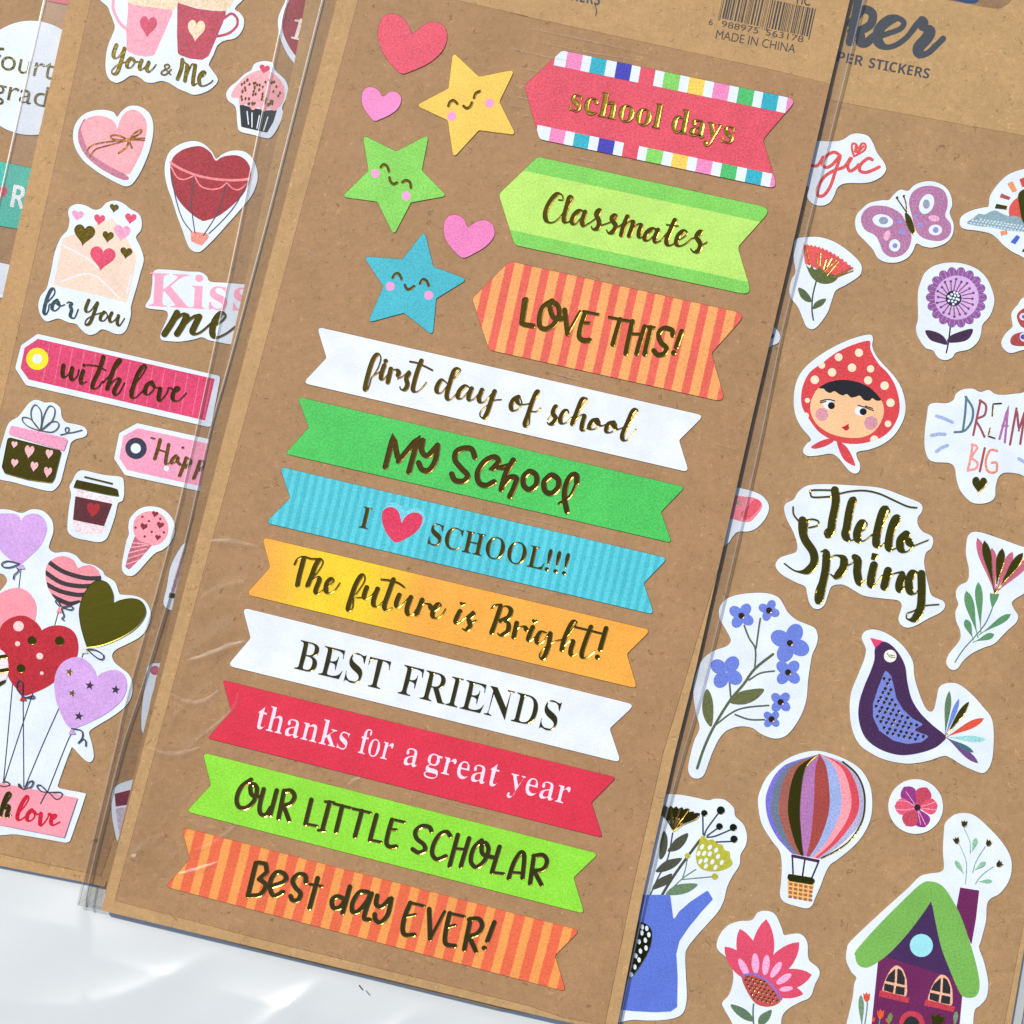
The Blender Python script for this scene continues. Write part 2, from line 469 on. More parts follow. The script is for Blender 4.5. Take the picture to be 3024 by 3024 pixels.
MIDO = P('I:607,-150 E:725,-150 E:690,0 E:548,595 F:295,0 F:0,1265 O:1340,1390 P:1190,0 P:1100,400 P:960,1020 P:780,1945 P:765,1998 P:480,1932 P:0,1822 D:722,1180')
mid, mid_o = sheet('sticker_sheet', MIDO, Z_MID, .0006, KL,
    'kraft sheet in the centre with banner stickers, stars and hearts',
    P('I:720,0 I:740,-70 I:1100,-70 I:1405,0 I:1932,118 M:0,92 M:1932,510 E:548,597 N:1790,1400 P:1105,0 P:880,1000 P:690,1940 P:400,1886 L:1932,1800 L:1300,1640 L:0,1320 D:820,1110'), KI)
slab('gap_filler', [(union([P('D:737,1172 L:0,1400 L:1700,1815 P:400,1905 P:470,1922 P:560,1890 P:575,1500 K:1900,1700 K:900,1500 D:800,690')]), KL)], 2e-4, Z_MID-.0006-2e-5, mid_o, mid)  # unseen filler added so sunlight cannot pass beneath the sheet's bottom edge
under, under_o = sheet('kraft_card', P('I:375,-150 I:700,-150 K:400,300 D:960,690 D:790,1010 D:760,1005 D:840,690 D:950,240 C:1020,1850 C:1155,1295 C:1225,970 C:1340,430 B:1430,1800 B:1490,1450 B:1745,340 I:215,650 I:265,440 I:345,0'), Z_UNDER, .0004, KL,
    'plain kraft card strip peeking out under the left edge of the centre sheet', group='spare kraft cards')
under['category'] = 'card'
# header printing on the centre and right sheets
DARK = ink((62, 60, 56)); GREY = ink((66, 70, 74))
def printed(root, org, name, polys, mat, z):
    return slab(name, [(conv(polys, None, None), mat)], z-2e-6, z+8e-6, org, root)
fr('M')
printed(mid, mid_o, 'lettering', [ftext('KERS', 'sansb', (452, 2), (652, 40), 118)], GREY, Z_MID)
printed(mid, mid_o, 'lettering', [ftext('MADE IN CHINA', 'sans', (1480, 273), (2045, 379), 90, 0)], DARK, Z_MID)
printed(mid, mid_o, 'barcode_number', [ftext('6', 'sans', (1430, 177), (1458, 182), 64, 0), ftext('988975', 'sans', (1520, 190), (1783, 241), 64, 0), ftext('563178', 'sans', (1836, 250), (2104, 303), 64, 0)], DARK, Z_MID)
printed(mid, mid_o, 'lettering', [ftext('TIC', 'sans', (2040, 22), (2155, 42), 90, .012, 'M')], DARK, Z_MID)
bars = []; x = 0; rb = random.Random(3)
L0, L1 = Vector(pt(1500, 126)), Vector(pt(2153, 264)); du = (L1-L0); up = Vector((.215, -.977))
tot = du.length
while x < tot:
    wb = rb.choice([1.6, 1.6, 2.6, 3.6, 5.5]); 
    a = L0+du*(x/tot); bq = L0+du*(min(tot, x+wb)/tot)
    long_ = 8 if (x < 6 or abs(x-tot/2) < 7 or x > tot-8) else 0
    top = 85 
    a0, b0 = a-up*(long_), bq-up*(long_)
    bars.append([tuple(a0), tuple(b0), tuple(bq+up*top), tuple(a+up*top)]); x += wb+rb.choice([2.0, 2.4, 3.4, 4.6])
printed(mid, mid_o, 'barcode', bars, DARK, Z_MID)
fr('E')
printed(right, right_o, 'lettering', [ftext('PER', 'sansb', (596, 436), (780, 472), 100), ftext('STICKERS', 'sansb', (820, 481), (1252, 562), 100)], GREY, Z_RIGHT)
ker = many(st, '760,-60 730,120 690,300|700,170 780,70 850,95 840,170 770,215 700,225|730,225 770,260 760,300 800,310 850,270 890,245', 62) \
    + many(pen, '870,270 960,240 1050,205 1075,160 1030,130 960,150 900,210 890,290 940,335 1010,325 1080,280 1140,215', 76, 40) \
    + many(pen, '1130,225 1175,165 1205,145 1215,190 1260,215 1240,270 1180,340 1195,390 1250,375 1305,325 1355,275', 84, 44)
printed(right, right_o, 'lettering', ker, GREY, Z_RIGHT)
printed(right, right_o, 'hang_hole_rim', [S('1280,-60 1340,-15 1440,10 1600,40 1740,62 1800,40 1845,0 1860,-60')], kraft((150, 118, 86)), Z_RIGHT)
slab('hang_hole', [(union([S('1340,-60 1380,-12 1460,8 1540,24 1590,20 1612,-10 1610,-60')]), ink((44, 66, 104)))], Z_RIGHT-2e-6, Z_RIGHT+2e-5, right_o, right)

# ------------------------------------------------------------------ palette
def pp(*c, **k): return paper(c, **k)
WHITE = pp(235, 239, 246, grain=.03)
GB = 'banner stickers on the centre sheet'
def banner(outline, r, p0, p1, mat, label, z=Z_MID, extra=None, group=GB, name='banner_sticker'):
    a, b = Vector(pt(*p0)), Vector(pt(*p1)); u = (b-a).normalized(); v = Vector((-u.y, u.x))
    return Sticker(name, rp(outline, r), mat, label, z+6e-5, group, frame=(a, u, v), extra=extra)

# ================================================================== CENTRE SHEET
Z = Z_MID + 6e-5
GH, GS_ = 'heart stickers on the centre sheet', 'smiling star stickers on the centre sheet'
fr('I')
Sticker('heart_sticker', S('1102,243 1085,200 1050,145 1015,115 965,98 905,115 870,170 860,260 885,350 930,425 985,490 1015,518 1040,526 1070,518 1110,502 1200,462 1280,405 1335,335 1352,260 1335,195 1285,160 1235,160 1180,185 1130,225'), pp(229, 90, 106, grain=.16), 'large coral red heart sticker above the yellow star', Z, GH)
Sticker('heart_sticker', S('890,685 875,660 850,635 820,622 775,628 748,665 746,725 765,780 800,830 825,856 845,862 870,852 940,820 1000,775 1025,720 1018,680 985,655 945,655 910,682'), pp(243, 142, 194, grain=.1), 'smallest pink heart sticker left of the yellow star', Z, GH)
Sticker('heart_sticker', S('1500,1620 1475,1565 1430,1535 1380,1535 1340,1570 1328,1640 1345,1710 1390,1775 1440,1825 1465,1838 1490,1834 1540,1810 1630,1755 1685,1690 1690,1635 1665,1590 1620,1570 1570,1580 1525,1605'), pp(240, 132, 186, grain=.12), 'medium pink heart sticker between the green and blue stars', Z, GH)
CHEEK = pp(244, 160, 206, grain=.06)
def smiley(outline, col, label, eyes, mouth, cheeks):
    s = Sticker('star_sticker', rp(outline, 20), col, label, Z, GS_)
    for c in cheeks: s.part('cheek', [circ(*c)], CHEEK, step=False)
    for e in eyes.split('|'): s.foil('eye', st(e, 19), rim=.08)
    s.foil('mouth', st(mouth, 19), rim=.08)
smiley('1395,372 1580,547 1835,497 1725,725 1843,962 1580,928 1398,1126 1358,858 1132,752 1363,630', pp(248, 203, 92, grain=.09), 'yellow smiling star sticker', '1362,755 1375,725 1400,715 1425,738|1545,697 1558,665 1586,650', '1470,755 1492,772 1518,758 1530,732', [(1387,830,32), (1655,735,31)])
smiley('752,963 990,1080 1222,960 1172,1215 1352,1397 1095,1443 972,1678 857,1438 602,1404 793,1218', pp(138, 212, 92, grain=.12), 'green smiling star sticker', '880,1192 900,1172 925,1185 938,1220|1035,1298 1060,1285 1088,1300 1095,1338', '942,1265 950,1295 972,1312 996,1302', [(842,1238,31), (1062,1398,32)])
fr('J')
smiley('1192,-42 1255,212 1497,302 1275,438 1250,700 1045,540 788,610 900,352 758,138 1035,158', pp(76, 184, 196, grain=.12), 'blue smiling star sticker', '965,290 985,262 1010,262 1028,298|1160,330 1180,302 1205,310 1222,346', '1052,342 1065,370 1090,370 1118,350', [(948,352,32), (1222,415,32)])

# school days
fr('M')
W_, PK, TL, BL, RD, LG, YL, GN = (pp(230,237,246,grain=.04), pp(244,140,186), pp(58,176,192), pp(72,72,176), pp(226,88,102,grain=.16), pp(136,212,100), pp(250,206,92), pp(84,190,108))
OUT = '385,360 2062,708 1817,995 1924,1347 225,992 118,610'
bands = {}
def strip(xs, y0, sl, hgt, dx):
    for (x0, x1, m) in xs:
        yy = lambda x: y0 + (x-385)*sl
        q = [pt(x0, yy(x0)-(30 if hgt > 0 else -30)), pt(x1, yy(x1)-(30 if hgt > 0 else -30)), pt(x1+dx, yy(x1)+hgt), pt(x0+dx, yy(x0)+hgt)]
        bands.setdefault(m, []).append(q)
top = [(350,430,W_),(430,540,PK),(540,602,W_),(602,710,TL),(710,782,W_),(782,890,BL),(890,952,W_),(1058,1122,W_),(1122,1236,LG),(1236,1300,W_),(1300,1412,YL),(1412,1476,W_),(1476,1588,PK),(1588,1652,W_),(1652,1764,GN),(1764,1826,W_),(1826,1936,TL),(1936,2000,W_),(2000,2090,PK)]
strip(top, 366, .2075, 106, -24)
bot = [(190,286,W_),(286,392,PK),(392,456,W_),(456,563,TL),(563,630,W_),(630,742,BL),(742,806,W_),(914,974,W_),(974,1088,LG),(1088,1155,W_),(1155,1266,YL),(1266,1330,W_),(1330,1440,PK),(1440,1506,W_),(1506,1616,GN),(1616,1684,W_),(1684,1796,TL),(1796,1862,W_),(1862,1960,PK)]
strip(bot, 1023, .2085, -92, 22)
s = banner(OUT, 42, (385,360), (2062,708), RD, 'coral banner sticker reading school days with a coloured block border', extra=[(v, k) for k, v in bands.items()])
GOLD = foil((216, 174, 72), .3, 1.0)
s.foil('lettering', [ftext('school', 'serif', (432,782), (1082,917), 256, .002), ftext('days', 'serif', (1155,933), (1600,1025), 256, .002)], GOLD, rim=.15, dep=.11, lift=1.3e-4)
# Classmates
s = banner('212,1118 1885,1487 1638,1762 1742,2108 48,1747 -66,1385', 50, (212,1118), (1885,1487), pp(188, 230, 110, grain=.09), 'lime green banner sticker reading Classmates with darker green edges',
   extra=[([[pt(-100,1169),pt(100,1213),pt(1900,1604),pt(2000,1400),pt(200,1000)], [pt(-100,1613),pt(1790,2027),pt(1800,2200),pt(-100,1800)]], pp(132, 208, 92, grain=.12))])
s.foil('lettering', many(pen, '362,1425 393,1425 385,1390 352,1382 305,1430 268,1510 272,1570 312,1588 360,1560 400,1510|400,1512 445,1450 465,1410 440,1405 420,1470 400,1550 405,1585 440,1578 470,1540|545,1512 515,1500 475,1530 455,1580 475,1600 510,1570 545,1518|550,1512 530,1580 540,1612 575,1592|575,1595 640,1545 665,1500 648,1500 630,1530 650,1580 640,1625 605,1635 596,1615|650,1612 740,1580 780,1545 765,1532 740,1560 768,1610 750,1650 718,1662 703,1640|765,1632 830,1585 850,1545|852,1545 825,1610 808,1675|820,1642 865,1582 893,1580 882,1630 864,1680|872,1660 920,1602 950,1605 935,1655 936,1690 960,1690 985,1660|1066,1640 1035,1630 990,1660 975,1705 1000,1715 1040,1680 1066,1642|1070,1640 1046,1700 1056,1730 1090,1715|1090,1716 1150,1640 1185,1570|1190,1570 1155,1650 1130,1720 1145,1750 1180,1740 1205,1710|1195,1722 1255,1690 1280,1660 1255,1645 1215,1680 1200,1735 1225,1755 1270,1735 1310,1700|1310,1702 1365,1680 1388,1650 1365,1655 1345,1690 1372,1740 1360,1785 1325,1797 1303,1775', 35, 11) + many(st, '1370,1757 1420,1727|1132,1602 1215,1613', 11), rim=.09)
# LOVE THIS!
fr('N')
OR1, OR2 = (232, 104, 86), (249, 168, 100)
s = banner('12,173 1700,549 1450,828 1552,1178 -134,805 -255,440', 46, (12,173), (1700,549), paper(OR2, OR1, 53.4, .46, -32, .13), 'orange and coral striped banner sticker reading LOVE THIS!')
s.foil('lettering', many(st, '-128,445 100,622 180,634|315,455 250,500 225,580 230,640 275,655 330,620 365,560 360,500 330,470 300,490 315,560 350,585 390,580|-405,520 425,690|-800,588 748,765|-118,450 98,610|-888,602 840,830|-975,640 918,830|-1020,645 975,835|1175,700 1170,665 1115,650 1075,690 1090,750 1130,790 1115,830 1070,840 1040,810|-1240,672 1200,785|550,545 522,630 508,710 540,738 582,735', 37)
   + many(st, '-425,690 515,530|-645,552 540,530|-530,612 580,612|-722,572 868,600|-868,690 940,692|-1000,640 1046,646', 22) + [circ(1182,825,20)], rim=.10)
# long ribbons
def J2(s_): return s_
fr('J')
s = banner('425,640 N:1398,1273 N:1220,1450 N:1291,1677 325,1041 494,862', 26, (425,640), (3185,1273), WHITE, 'white ribbon sticker reading first day of school')
s.foil('lettering', many(pen, '830,985 862,930 880,870 872,838 850,840 822,880 795,960 772,1050 768,1090 785,1088 800,1050 815,1000 850,975 880,958|905,915 885,975 882,1010 900,1015 930,980|952,940 930,1035|935,1005 960,955 990,945 1008,965 1002,985|1000,1012 1045,988 1075,960 1080,975 1062,1010 1070,1050 1055,1085 1025,1088 1016,1068|1170,882 1140,960 1115,1050 1110,1090 1130,1105 1165,1085 1205,1038|1355,1045 1315,1018 1280,1070 1283,1108 1315,1108 1358,1055|1360,1052 1420,990 1448,950 1430,938 1400,960 1370,1050 1350,1130 1365,1162 1400,1140 1428,1105|1520,1080 1485,1060 1440,1100 1430,1145 1460,1150 1505,1100 1522,1075|1528,1080 1506,1140 1515,1165 1550,1150 1580,1115|1602,1090 1580,1150 1592,1180 1625,1170 1665,1125 1688,1100|1692,1100 1665,1175 1640,1250 1615,1290 1588,1275 1595,1240 1640,1200 1690,1165 1742,1160', 34, 10)
   + many(st, '1088,888 1140,898 1200,925 1248,950', 14) + [circ(915,884,17)]
   + many(pen, 'N:75,1140 N:40,1160 N:20,1205 N:35,1238 N:75,1225 N:98,1185 N:85,1148 N:62,1148 N:78,1190 N:130,1192 N:165,1182|N:165,1185 N:210,1130 N:225,1100 N:205,1105 N:175,1170 N:145,1260 N:120,1330 N:130,1352 N:150,1335 N:155,1280 N:160,1245 N:200,1245 N:232,1220|N:285,1300 N:335,1240 N:352,1207 N:338,1210 N:320,1255 N:340,1290 N:322,1325 N:292,1335 N:280,1322|N:432,1255 N:425,1235 N:395,1250 N:372,1300 N:385,1330 N:420,1320 N:455,1285|N:455,1290 N:520,1220 N:565,1160 N:550,1150 N:525,1165 N:490,1250 N:458,1332|N:470,1312 N:520,1270 N:545,1275 N:530,1330 N:526,1370 N:545,1380 N:580,1350|N:640,1300 N:605,1310 N:580,1350 N:590,1370 N:625,1365 N:655,1330 N:645,1300 N:628,1310 N:660,1345 N:700,1336|N:755,1320 N:715,1335 N:700,1380 N:720,1395 N:755,1380 N:775,1345 N:762,1320 N:748,1335 N:780,1370 N:815,1360|N:815,1362 N:885,1305 N:925,1240 N:910,1230 N:885,1250 N:850,1330 N:816,1410 N:822,1447 N:850,1447 N:885,1410 N:912,1372', 34, 10), rim=.09)
s = banner('288,1140 O:1262,92 O:1090,270 O:1168,490 198,1545 368,1358', 18, (288,1140), (3050,1783), pp(82, 198, 92, grain=.14), 'green ribbon sticker reading My School')
s.foil('lettering', many(st, '-912,1640 970,1415 1005,1600 1150,1425 1080,1675|1180,1450 1172,1525 1210,1560 1255,1520 1285,1485|1285,1485 1270,1590 1225,1662 1175,1658 1150,1610|1550,1570 1530,1515 1480,1505 1420,1530 1410,1590 1455,1650 1500,1700 1470,1740 1410,1735 1386,1690|1680,1650 1720,1600 1690,1568 1620,1600 1570,1680 1580,1750 1630,1772 1688,1745|1825,1590 1770,1690 1738,1800|1750,1770 1800,1715 1848,1720 1832,1780 1800,1850|N:150,1672 N:112,1710 N:112,1770 N:150,1800 N:198,1770 N:205,1710 N:180,1678 N:150,1672|N:302,1700 N:258,1745 N:265,1810 N:310,1828 N:355,1790 N:360,1732 N:325,1700 N:302,1700|O:490,60 O:490,10 O:455,8 O:420,60 O:402,150 O:420,265', 40)
   + many(st, 'O:365,210 O:440,160 O:485,70|1660,1655 1690,1640 1720,1650 1790,1655|1720,1640 1780,1625 1835,1600', 22), foil((150, 112, 52), .22), rim=.10)
s = banner('160,1638 O:1140,600 O:967,777 O:1042,1002 58,K:350'.replace('58,K:350', 'K:60,347').replace('O:1042,1002 K', 'O:1042,1002 K')+' K:236,170', 24, (160,1638), (2927,2290), paper((94, 204, 214), (76, 188, 198), 26.5, .5, 4, .1), 'turquoise striped ribbon sticker reading I heart SCHOOL!!!')
fr('K')
s.part('heart_outline', [heart(1032,358,312,276,.24)], pp(120, 210, 224), step=False)
s.part('heart', [S('1030,345 1010,275 970,238 920,240 890,280 892,350 920,420 965,475 1000,487 1070,455 1140,405 1175,345 1175,300 1140,275 1090,280 1050,310')], pp(222, 62, 92, grain=.2))
s.foil('lettering', [ftext('I', 'serif', (722,379), (786,394), 226, thin=.013), ftext('SCHOOL', 'serif', (1212,497), (2035,684), 228, thin=.013), ftext('!!!', 'serif', (2046,686), (2200,721), 228, .006)], rim=.08)
s = banner('C:1870,450 O:1020,1112 O:847,1283 O:922,1530 C:1755,858 C:1927,665', 26, (35,450), (2807,1112), paper((250, 208, 48), (248, 172, 70), 1, ramp=(265, 80, 235), grain=.09), 'yellow orange ribbon sticker reading The future is Bright!')
s.foil('lettering', many(pen, '330,605 300,720 285,792|370,772 435,692 468,630 448,608 415,650 385,730 358,795|370,778 425,735 442,755 415,830 430,855 465,830|470,822 520,790 545,760 530,745 495,780 490,835 515,850 555,825 588,778|700,862 760,772 765,725 740,725 700,790 665,890 645,960 660,975 680,950 690,890 745,880|780,808 760,870 775,890 815,865 848,820|857,818 828,900 832,940 860,945 895,912|970,752 935,850 905,940 920,970 960,955|1012,862 990,920 1000,950 1040,925 1085,875|1095,878 1066,960 1077,1005 1110,1000 1135,962|1175,897 1135,1000|1145,962 1185,925 1225,930 1237,955|1240,992 1290,960 1310,935 1290,925 1255,970 1250,1015 1280,1028 1315,1005 1342,962|1445,978 1415,1040 1420,1065 1450,1052|1450,1052 1510,1002 1532,985 1537,1000 1507,1030 1517,1080 1490,1112 1463,1103|1735,945 1700,1050 1670,1130|1725,950 1775,942 1808,970 1790,1020 1735,1047|1740,1047 1788,1062 1785,1120 1735,1150 1713,1135|O:62,1062 O:40,1162|O:45,1122 O:80,1092 O:115,1087 O:130,1107|O:177,1092 O:146,1170 O:156,1190 O:195,1162|O:277,1132 O:235,1127 O:205,1175 O:215,1210 O:255,1190 O:285,1142|O:302,1137 O:290,1220 O:260,1300 O:235,1317 O:225,1290 O:260,1240 O:330,1195 O:385,1180|O:385,1202 O:450,1122 O:490,1062 O:470,1050 O:440,1090 O:400,1180 O:383,1252|O:395,1232 O:440,1190 O:465,1192 O:446,1260 O:456,1295 O:490,1280|O:592,1090 O:550,1200 O:525,1285 O:545,1312 O:590,1290 O:620,1262', 35, 11)
   + many(st, '265,645 285,608 330,590 385,605 440,605|885,752 950,760 1010,780 1048,808|1520,1062 1560,1045|1670,962 1690,937 1740,930|O:475,1090 O:540,1105 O:620,1125 O:665,1136', 16) + many(st, '-O:700,1100 O:657,1250', 36) + [circ(638,1305,19,'O'), heart(190,1054,44,36,.2,'O'), heart(1462,930,44,36,.2)], rim=.09)
s = banner('C:1730,952 O:905,1645 O:725,1815 P:807,68 C:1622,1366 C:1788,1170', 28, (-105,952), (2692,1645), WHITE, 'white ribbon sticker reading BEST FRIENDS')
s.foil('lettering', [ftext('BEST', 'serif', (262,1386), (905,1541), 308, thin=.024), ftext('FRIENDS', 'serif', (1000,1562), (2122,1836), 308, thin=.024)], foil((134, 114, 60), .22), rim=.08)
s = banner('C:1590,1470 P:770,175 P:595,352 P:673,602 C:1482,1884 C:1650,1690', 14, (-245,1470), (2557,2165), pp(222, 56, 76, grain=.1), 'red ribbon sticker reading thanks for a great year')
PINKW = ink((252, 218, 230))
s.part('lettering', [ftext('thanks', 'serif', (-18,1808), (632,1968), 262, thin=.026), ftext('for', 'serif', (716,1986), (945,2043), 262, thin=.026), ftext('a', 'serif', (1040,2068), (1135,2091), 262, thin=.026), ftext('great', 'serif', (1195,2106), (1704,2231), 262, thin=.026), ftext('year', 'serif', (1784,2251), (2208,2355), 262, thin=.026)], PINKW)
fr('L')
s = banner('D:1447,55 P:645,718 P:467,888 P:545,1146 D:1330,475 D:1505,286', 22, (-388,-3), (2432,718), pp(146, 222, 62, grain=.1), 'lime green ribbon sticker reading OUR LITTLE SCHOLAR')
BRN = foil((156, 124, 62), .22)
s.foil('lettering', many(st, 'D:1790,247 D:1720,300 D:1688,380 D:1702,440 D:1755,448 D:1810,400 D:1833,320 D:1815,282 D:1787,292 D:1792,350 D:1830,370 D:1868,370|45,257 17,370 22,430 60,440 95,390|-138,265 92,440|-190,268 150,465|190,272 240,268 265,310 235,360 178,375|-190,385 225,478|-385,332 342,505|-515,350 462,550|-605,378 560,560|-745,412 695,595|-850,442 802,620|960,475 935,560 920,640 945,668 988,665|1240,555 1225,527 1170,522 1127,560 1137,610 1185,650 1195,690 1150,710 1107,685|1375,590 1350,562 1300,582 1257,650 1247,720 1282,758 1343,735|-1430,582 1370,805|-1510,607 1450,808|1600,622 1542,680 1522,770 1560,813 1618,770 1648,690 1630,642 1602,652 1607,720 1680,743|-1727,667 1672,850|1792,893 1830,780 1880,708 1903,740 1890,890|P:185,732 P:157,930|P:182,735 P:250,727 P:278,770 P:250,828 P:172,840|-P:190,848 P:238,938', 33)
   + many(st, '-345,505 425,520|-485,346 546,353|-435,550 480,555|-545,361 665,391|-680,396 808,426|-805,620 882,634|-1050,492 958,472|-942,546 990,546|-1400,680 1480,686|-1675,850 1758,860|-1812,850 1888,855', 22), BRN, rim=.09)
s = banner('D:1296,587 P:512,1265 P:335,1443 P:413,1700 D:1180,1012 D:1355,815', 24, (-539,529), (2299,1265), paper((242, 158, 84), (232, 108, 72), 57.5, .55, -30, .1), 'orange striped ribbon sticker reading Best day EVER!')
s.foil('lettering', many(st, '-D:1825,842 D:1768,1075|-8,782 60,790 68,850 12,900|12,900 60,940 22,1008 -62,1018|95,950 165,930 205,900 190,860 140,850 98,900 92,970 120,1018 183,990|345,920 340,872 290,867 252,910 272,960 308,1000 288,1048 250,1048 237,1020|-430,892 372,1105|620,1040 570,1022 532,1050 542,1103 590,1098 628,1042|660,952 622,1090 607,1140|790,992 730,992 682,1060 677,1128 720,1128 780,1060 808,1002|815,1002 777,1110 762,1178 800,1188|855,1017 847,1080 890,1093 943,1040|955,1037 930,1150 880,1208 842,1188 837,1150|1090,1068 1047,1180 1037,1270 1062,1298 1118,1295|-1225,1112 1232,1325|1372,1142 1347,1250 1337,1340 1357,1368 1408,1375|-1520,1182 1475,1400|1510,1187 1578,1182 1603,1230 1568,1288 1492,1310|-1512,1312 1558,1412|-1690,1207 1640,1340', 35)
   + many(st, '-376,936 460,950|-1187,1090 1085,1066|-1060,1166 1125,1151|-1232,1325 1335,1130|-1475,1165 1368,1142|-1355,1241 1410,1226', 24) + [circ(1618,1390,19)], BRN, rim=.09)

# ================================================================== LEFT SHEET
Z = Z_LOVE + 6e-5
WL = pp(230, 237, 247, grain=.03)
FL = foil((128, 110, 42), .17, .25)
def sm(name, s_, label, z, mat=None, group=None): return Sticker(name, S(s_) if isinstance(s_, str) else s_, mat or WL, label, z, group)
GL, GR = 'stickers on the left sheet', 'stickers on the right sheet'
ROSE, DROSE, PINKL, CREAM, REDH = pp(226, 84, 112), pp(186, 66, 84, grain=.2), pp(246, 164, 178, grain=.14), pp(246, 214, 178), pp(178, 48, 58, grain=.2)
INK = ink((40, 50, 62))
fr('A')
s = sm('mug_sticker', '760,-60 775,60 800,130 818,190 800,250 775,310 760,370 752,440 755,510 780,565 830,590 880,572 920,544 960,538 1000,555 1040,585 1090,590 1150,577 1205,592 1270,632 1330,657 1380,675 1440,665 1500,637 1550,585 1545,545 1500,482 1490,455 1522,390 1550,325 1600,290 1680,270 1730,210 1740,140 1710,90 1675,60 1680,-60', 'white sticker of a pink and a dark red mug over You & Me', Z, group=GL)
s.part('pink_mug', [rp('912,-60 912,15 1242,68 1160,260 1100,395 1040,405 960,392 903,362 900,200 912,90', 30)], PINKL, step=False)
s.part('red_mug', [rp('1266,-60 1268,20 1400,60 1520,78 1622,62 1590,160 1540,280 1488,400 1440,428 1350,417 1268,387 1262,250', 30)], DROSE)
s.part('foam', [S('925,-80 1250,-80 1248,60 1100,55 920,18'), S('1272,-80 1655,-80 1622,66 1500,72 1380,48 1272,12')], CREAM)
s.part('handle', st('815,-40 805,40 820,100 860,170 905,208', 22), PINKL, step=False)
s.part('handle', st('1598,130 1650,97 1690,130 1690,180 1650,225 1600,248 1548,258', 18), DROSE, step=False)
s.part('heart', [heart(1055,195,122,155,.1)], pp(206, 74, 100), step=False)
s.part('heart', [heart(1398,222,124,155,.1)], CREAM)
s.foil('lettering', many(pen, '830,320 808,380 815,412 845,405 880,352|887,345 862,440 835,515 802,527 800,497 850,455 908,440|932,415 910,440 905,475 930,482 957,450 945,415 962,440 985,438|1010,430 995,470 1000,497 1030,482 1057,445|1060,445 1045,490 1060,512 1090,490 1112,460|1300,425 1292,490 1265,562|1335,465 1318,575|1392,465 1377,560 1377,605 1402,595|1412,560 1450,540 1467,515 1447,512 1420,550 1425,602 1455,612 1500,590 1517,573', 26, 9) + many(st, '1302,430 1340,468|1322,560 1365,462 1392,465|1215,530 1180,490 1175,465 1200,460 1205,480 1160,505 1150,525 1180,532 1220,495', 11), FL, rim=.06)
s = sm('cupcake_sticker', '1790,500 1815,455 1880,435 1945,448 1965,505 2030,565 2055,630 2040,700 2012,765 2018,820 1975,920 1935,975 1900,985 1800,960 1710,935 1692,880 1680,765 1630,720 1612,670 1640,620 1690,580 1740,530', 'white sticker of a pink frosted cupcake with black case', Z, group=GL)
s.part('cake_case', [rp('1708,740 1800,768 1900,788 1978,780 1950,870 1905,947 1720,905', 12)], pp(30, 34, 37), step=False)
s.part('frosting', [S('1650,668 1685,612 1750,545 1830,505 1900,500 1960,532 2015,592 2030,640 2025,705 2000,755 1960,790 1920,775 1880,795 1840,765 1800,785 1765,745 1710,748 1700,700 1655,695')], pp(246, 170, 174, grain=.12), step=False)
s.part('case_pleat', many(st, '1762,795 1772,885|1797,805 1797,905|1850,825 1832,915|1910,835 1880,930', 8), WL)
s.part('heart', [heart(1885,495,76,64,.2)], pp(222, 72, 96))
rq = random.Random(5)
dots = [(1720+rq.random()*280, 560+rq.random()*190) for _ in range(60)]
dots = [d for d in dots if abs(d[0]-1850)/190+abs(d[1]-655)/130 < 1.15 and d[1] > 545]
s.foil('sprinkle_pattern', [ell(x, y, 7, 12, .3, n=8) for x, y in dots], FL, rim=.03, lift=3e-5)
s = sm('heart_box_sticker', '835,832 810,800 740,783 660,790 590,820 540,880 520,960 535,1050 590,1140 680,1215 780,1277 870,1322 905,1328 935,1318 965,1285 1010,1210 1060,1090 1088,980 1092,880 1060,800 990,757 920,757 870,790', 'white sticker of a pink heart shaped box tied with gold string', Z, group=GL)
s.part('box_side', [S('610,848 570,900 555,970 570,1040 620,1120 700,1190 800,1250 890,1285 915,1262 800,1180 700,1100 620,1000')], pp(196, 120, 138), step=False)
s.part('box_lid', [S('838,915 825,885 800,855 730,826 660,828 605,860 578,920 600,1000 640,1090 740,1160 850,1222 918,1242 960,1180 1010,1080 1040,970 1047,880 1010,810 950,780 890,805 855,860')], pp(247, 166, 170, grain=.12))
s.foil('string', many(st, '612,1090 650,1040 740,1015 850,1002 930,990 1032,985|640,1120 682,1065 780,1035 900,1002|1030,1000 930,995', 9) + many(st, '917,1000 850,968 795,966 802,990 885,1002|917,1000 960,950 1005,925 1000,950 940,985|917,1005 900,1050 845,1092|920,1005 940,1055', 12) + [circ(917,1000,14)], foil((150, 108, 56), .2, .4), rim=.05)
s = sm('heart_balloon_sticker', '1542,1132 1510,1080 1450,1025 1380,1005 1290,1025 1215,1075 1180,1150 1175,1240 1195,1340 1225,1420 1260,1530 1300,1640 1340,1750 1375,1790 1420,1797 1460,1770 1540,1690 1620,1600 1700,1510 1790,1400 1832,1300 1835,1220 1800,1130 1740,1080 1650,1075 1580,1103', 'white sticker of a dark red heart hot air balloon', Z, group=GL)
s.part('balloon', [S('1537,1144 1500,1085 1440,1045 1370,1046 1290,1075 1230,1130 1213,1220 1235,1350 1290,1450 1370,1530 1430,1568 1460,1575 1550,1545 1640,1480 1730,1390 1780,1300 1790,1220 1760,1150 1700,1110 1620,1110 1570,1127')], pp(164, 44, 54, grain=.22))
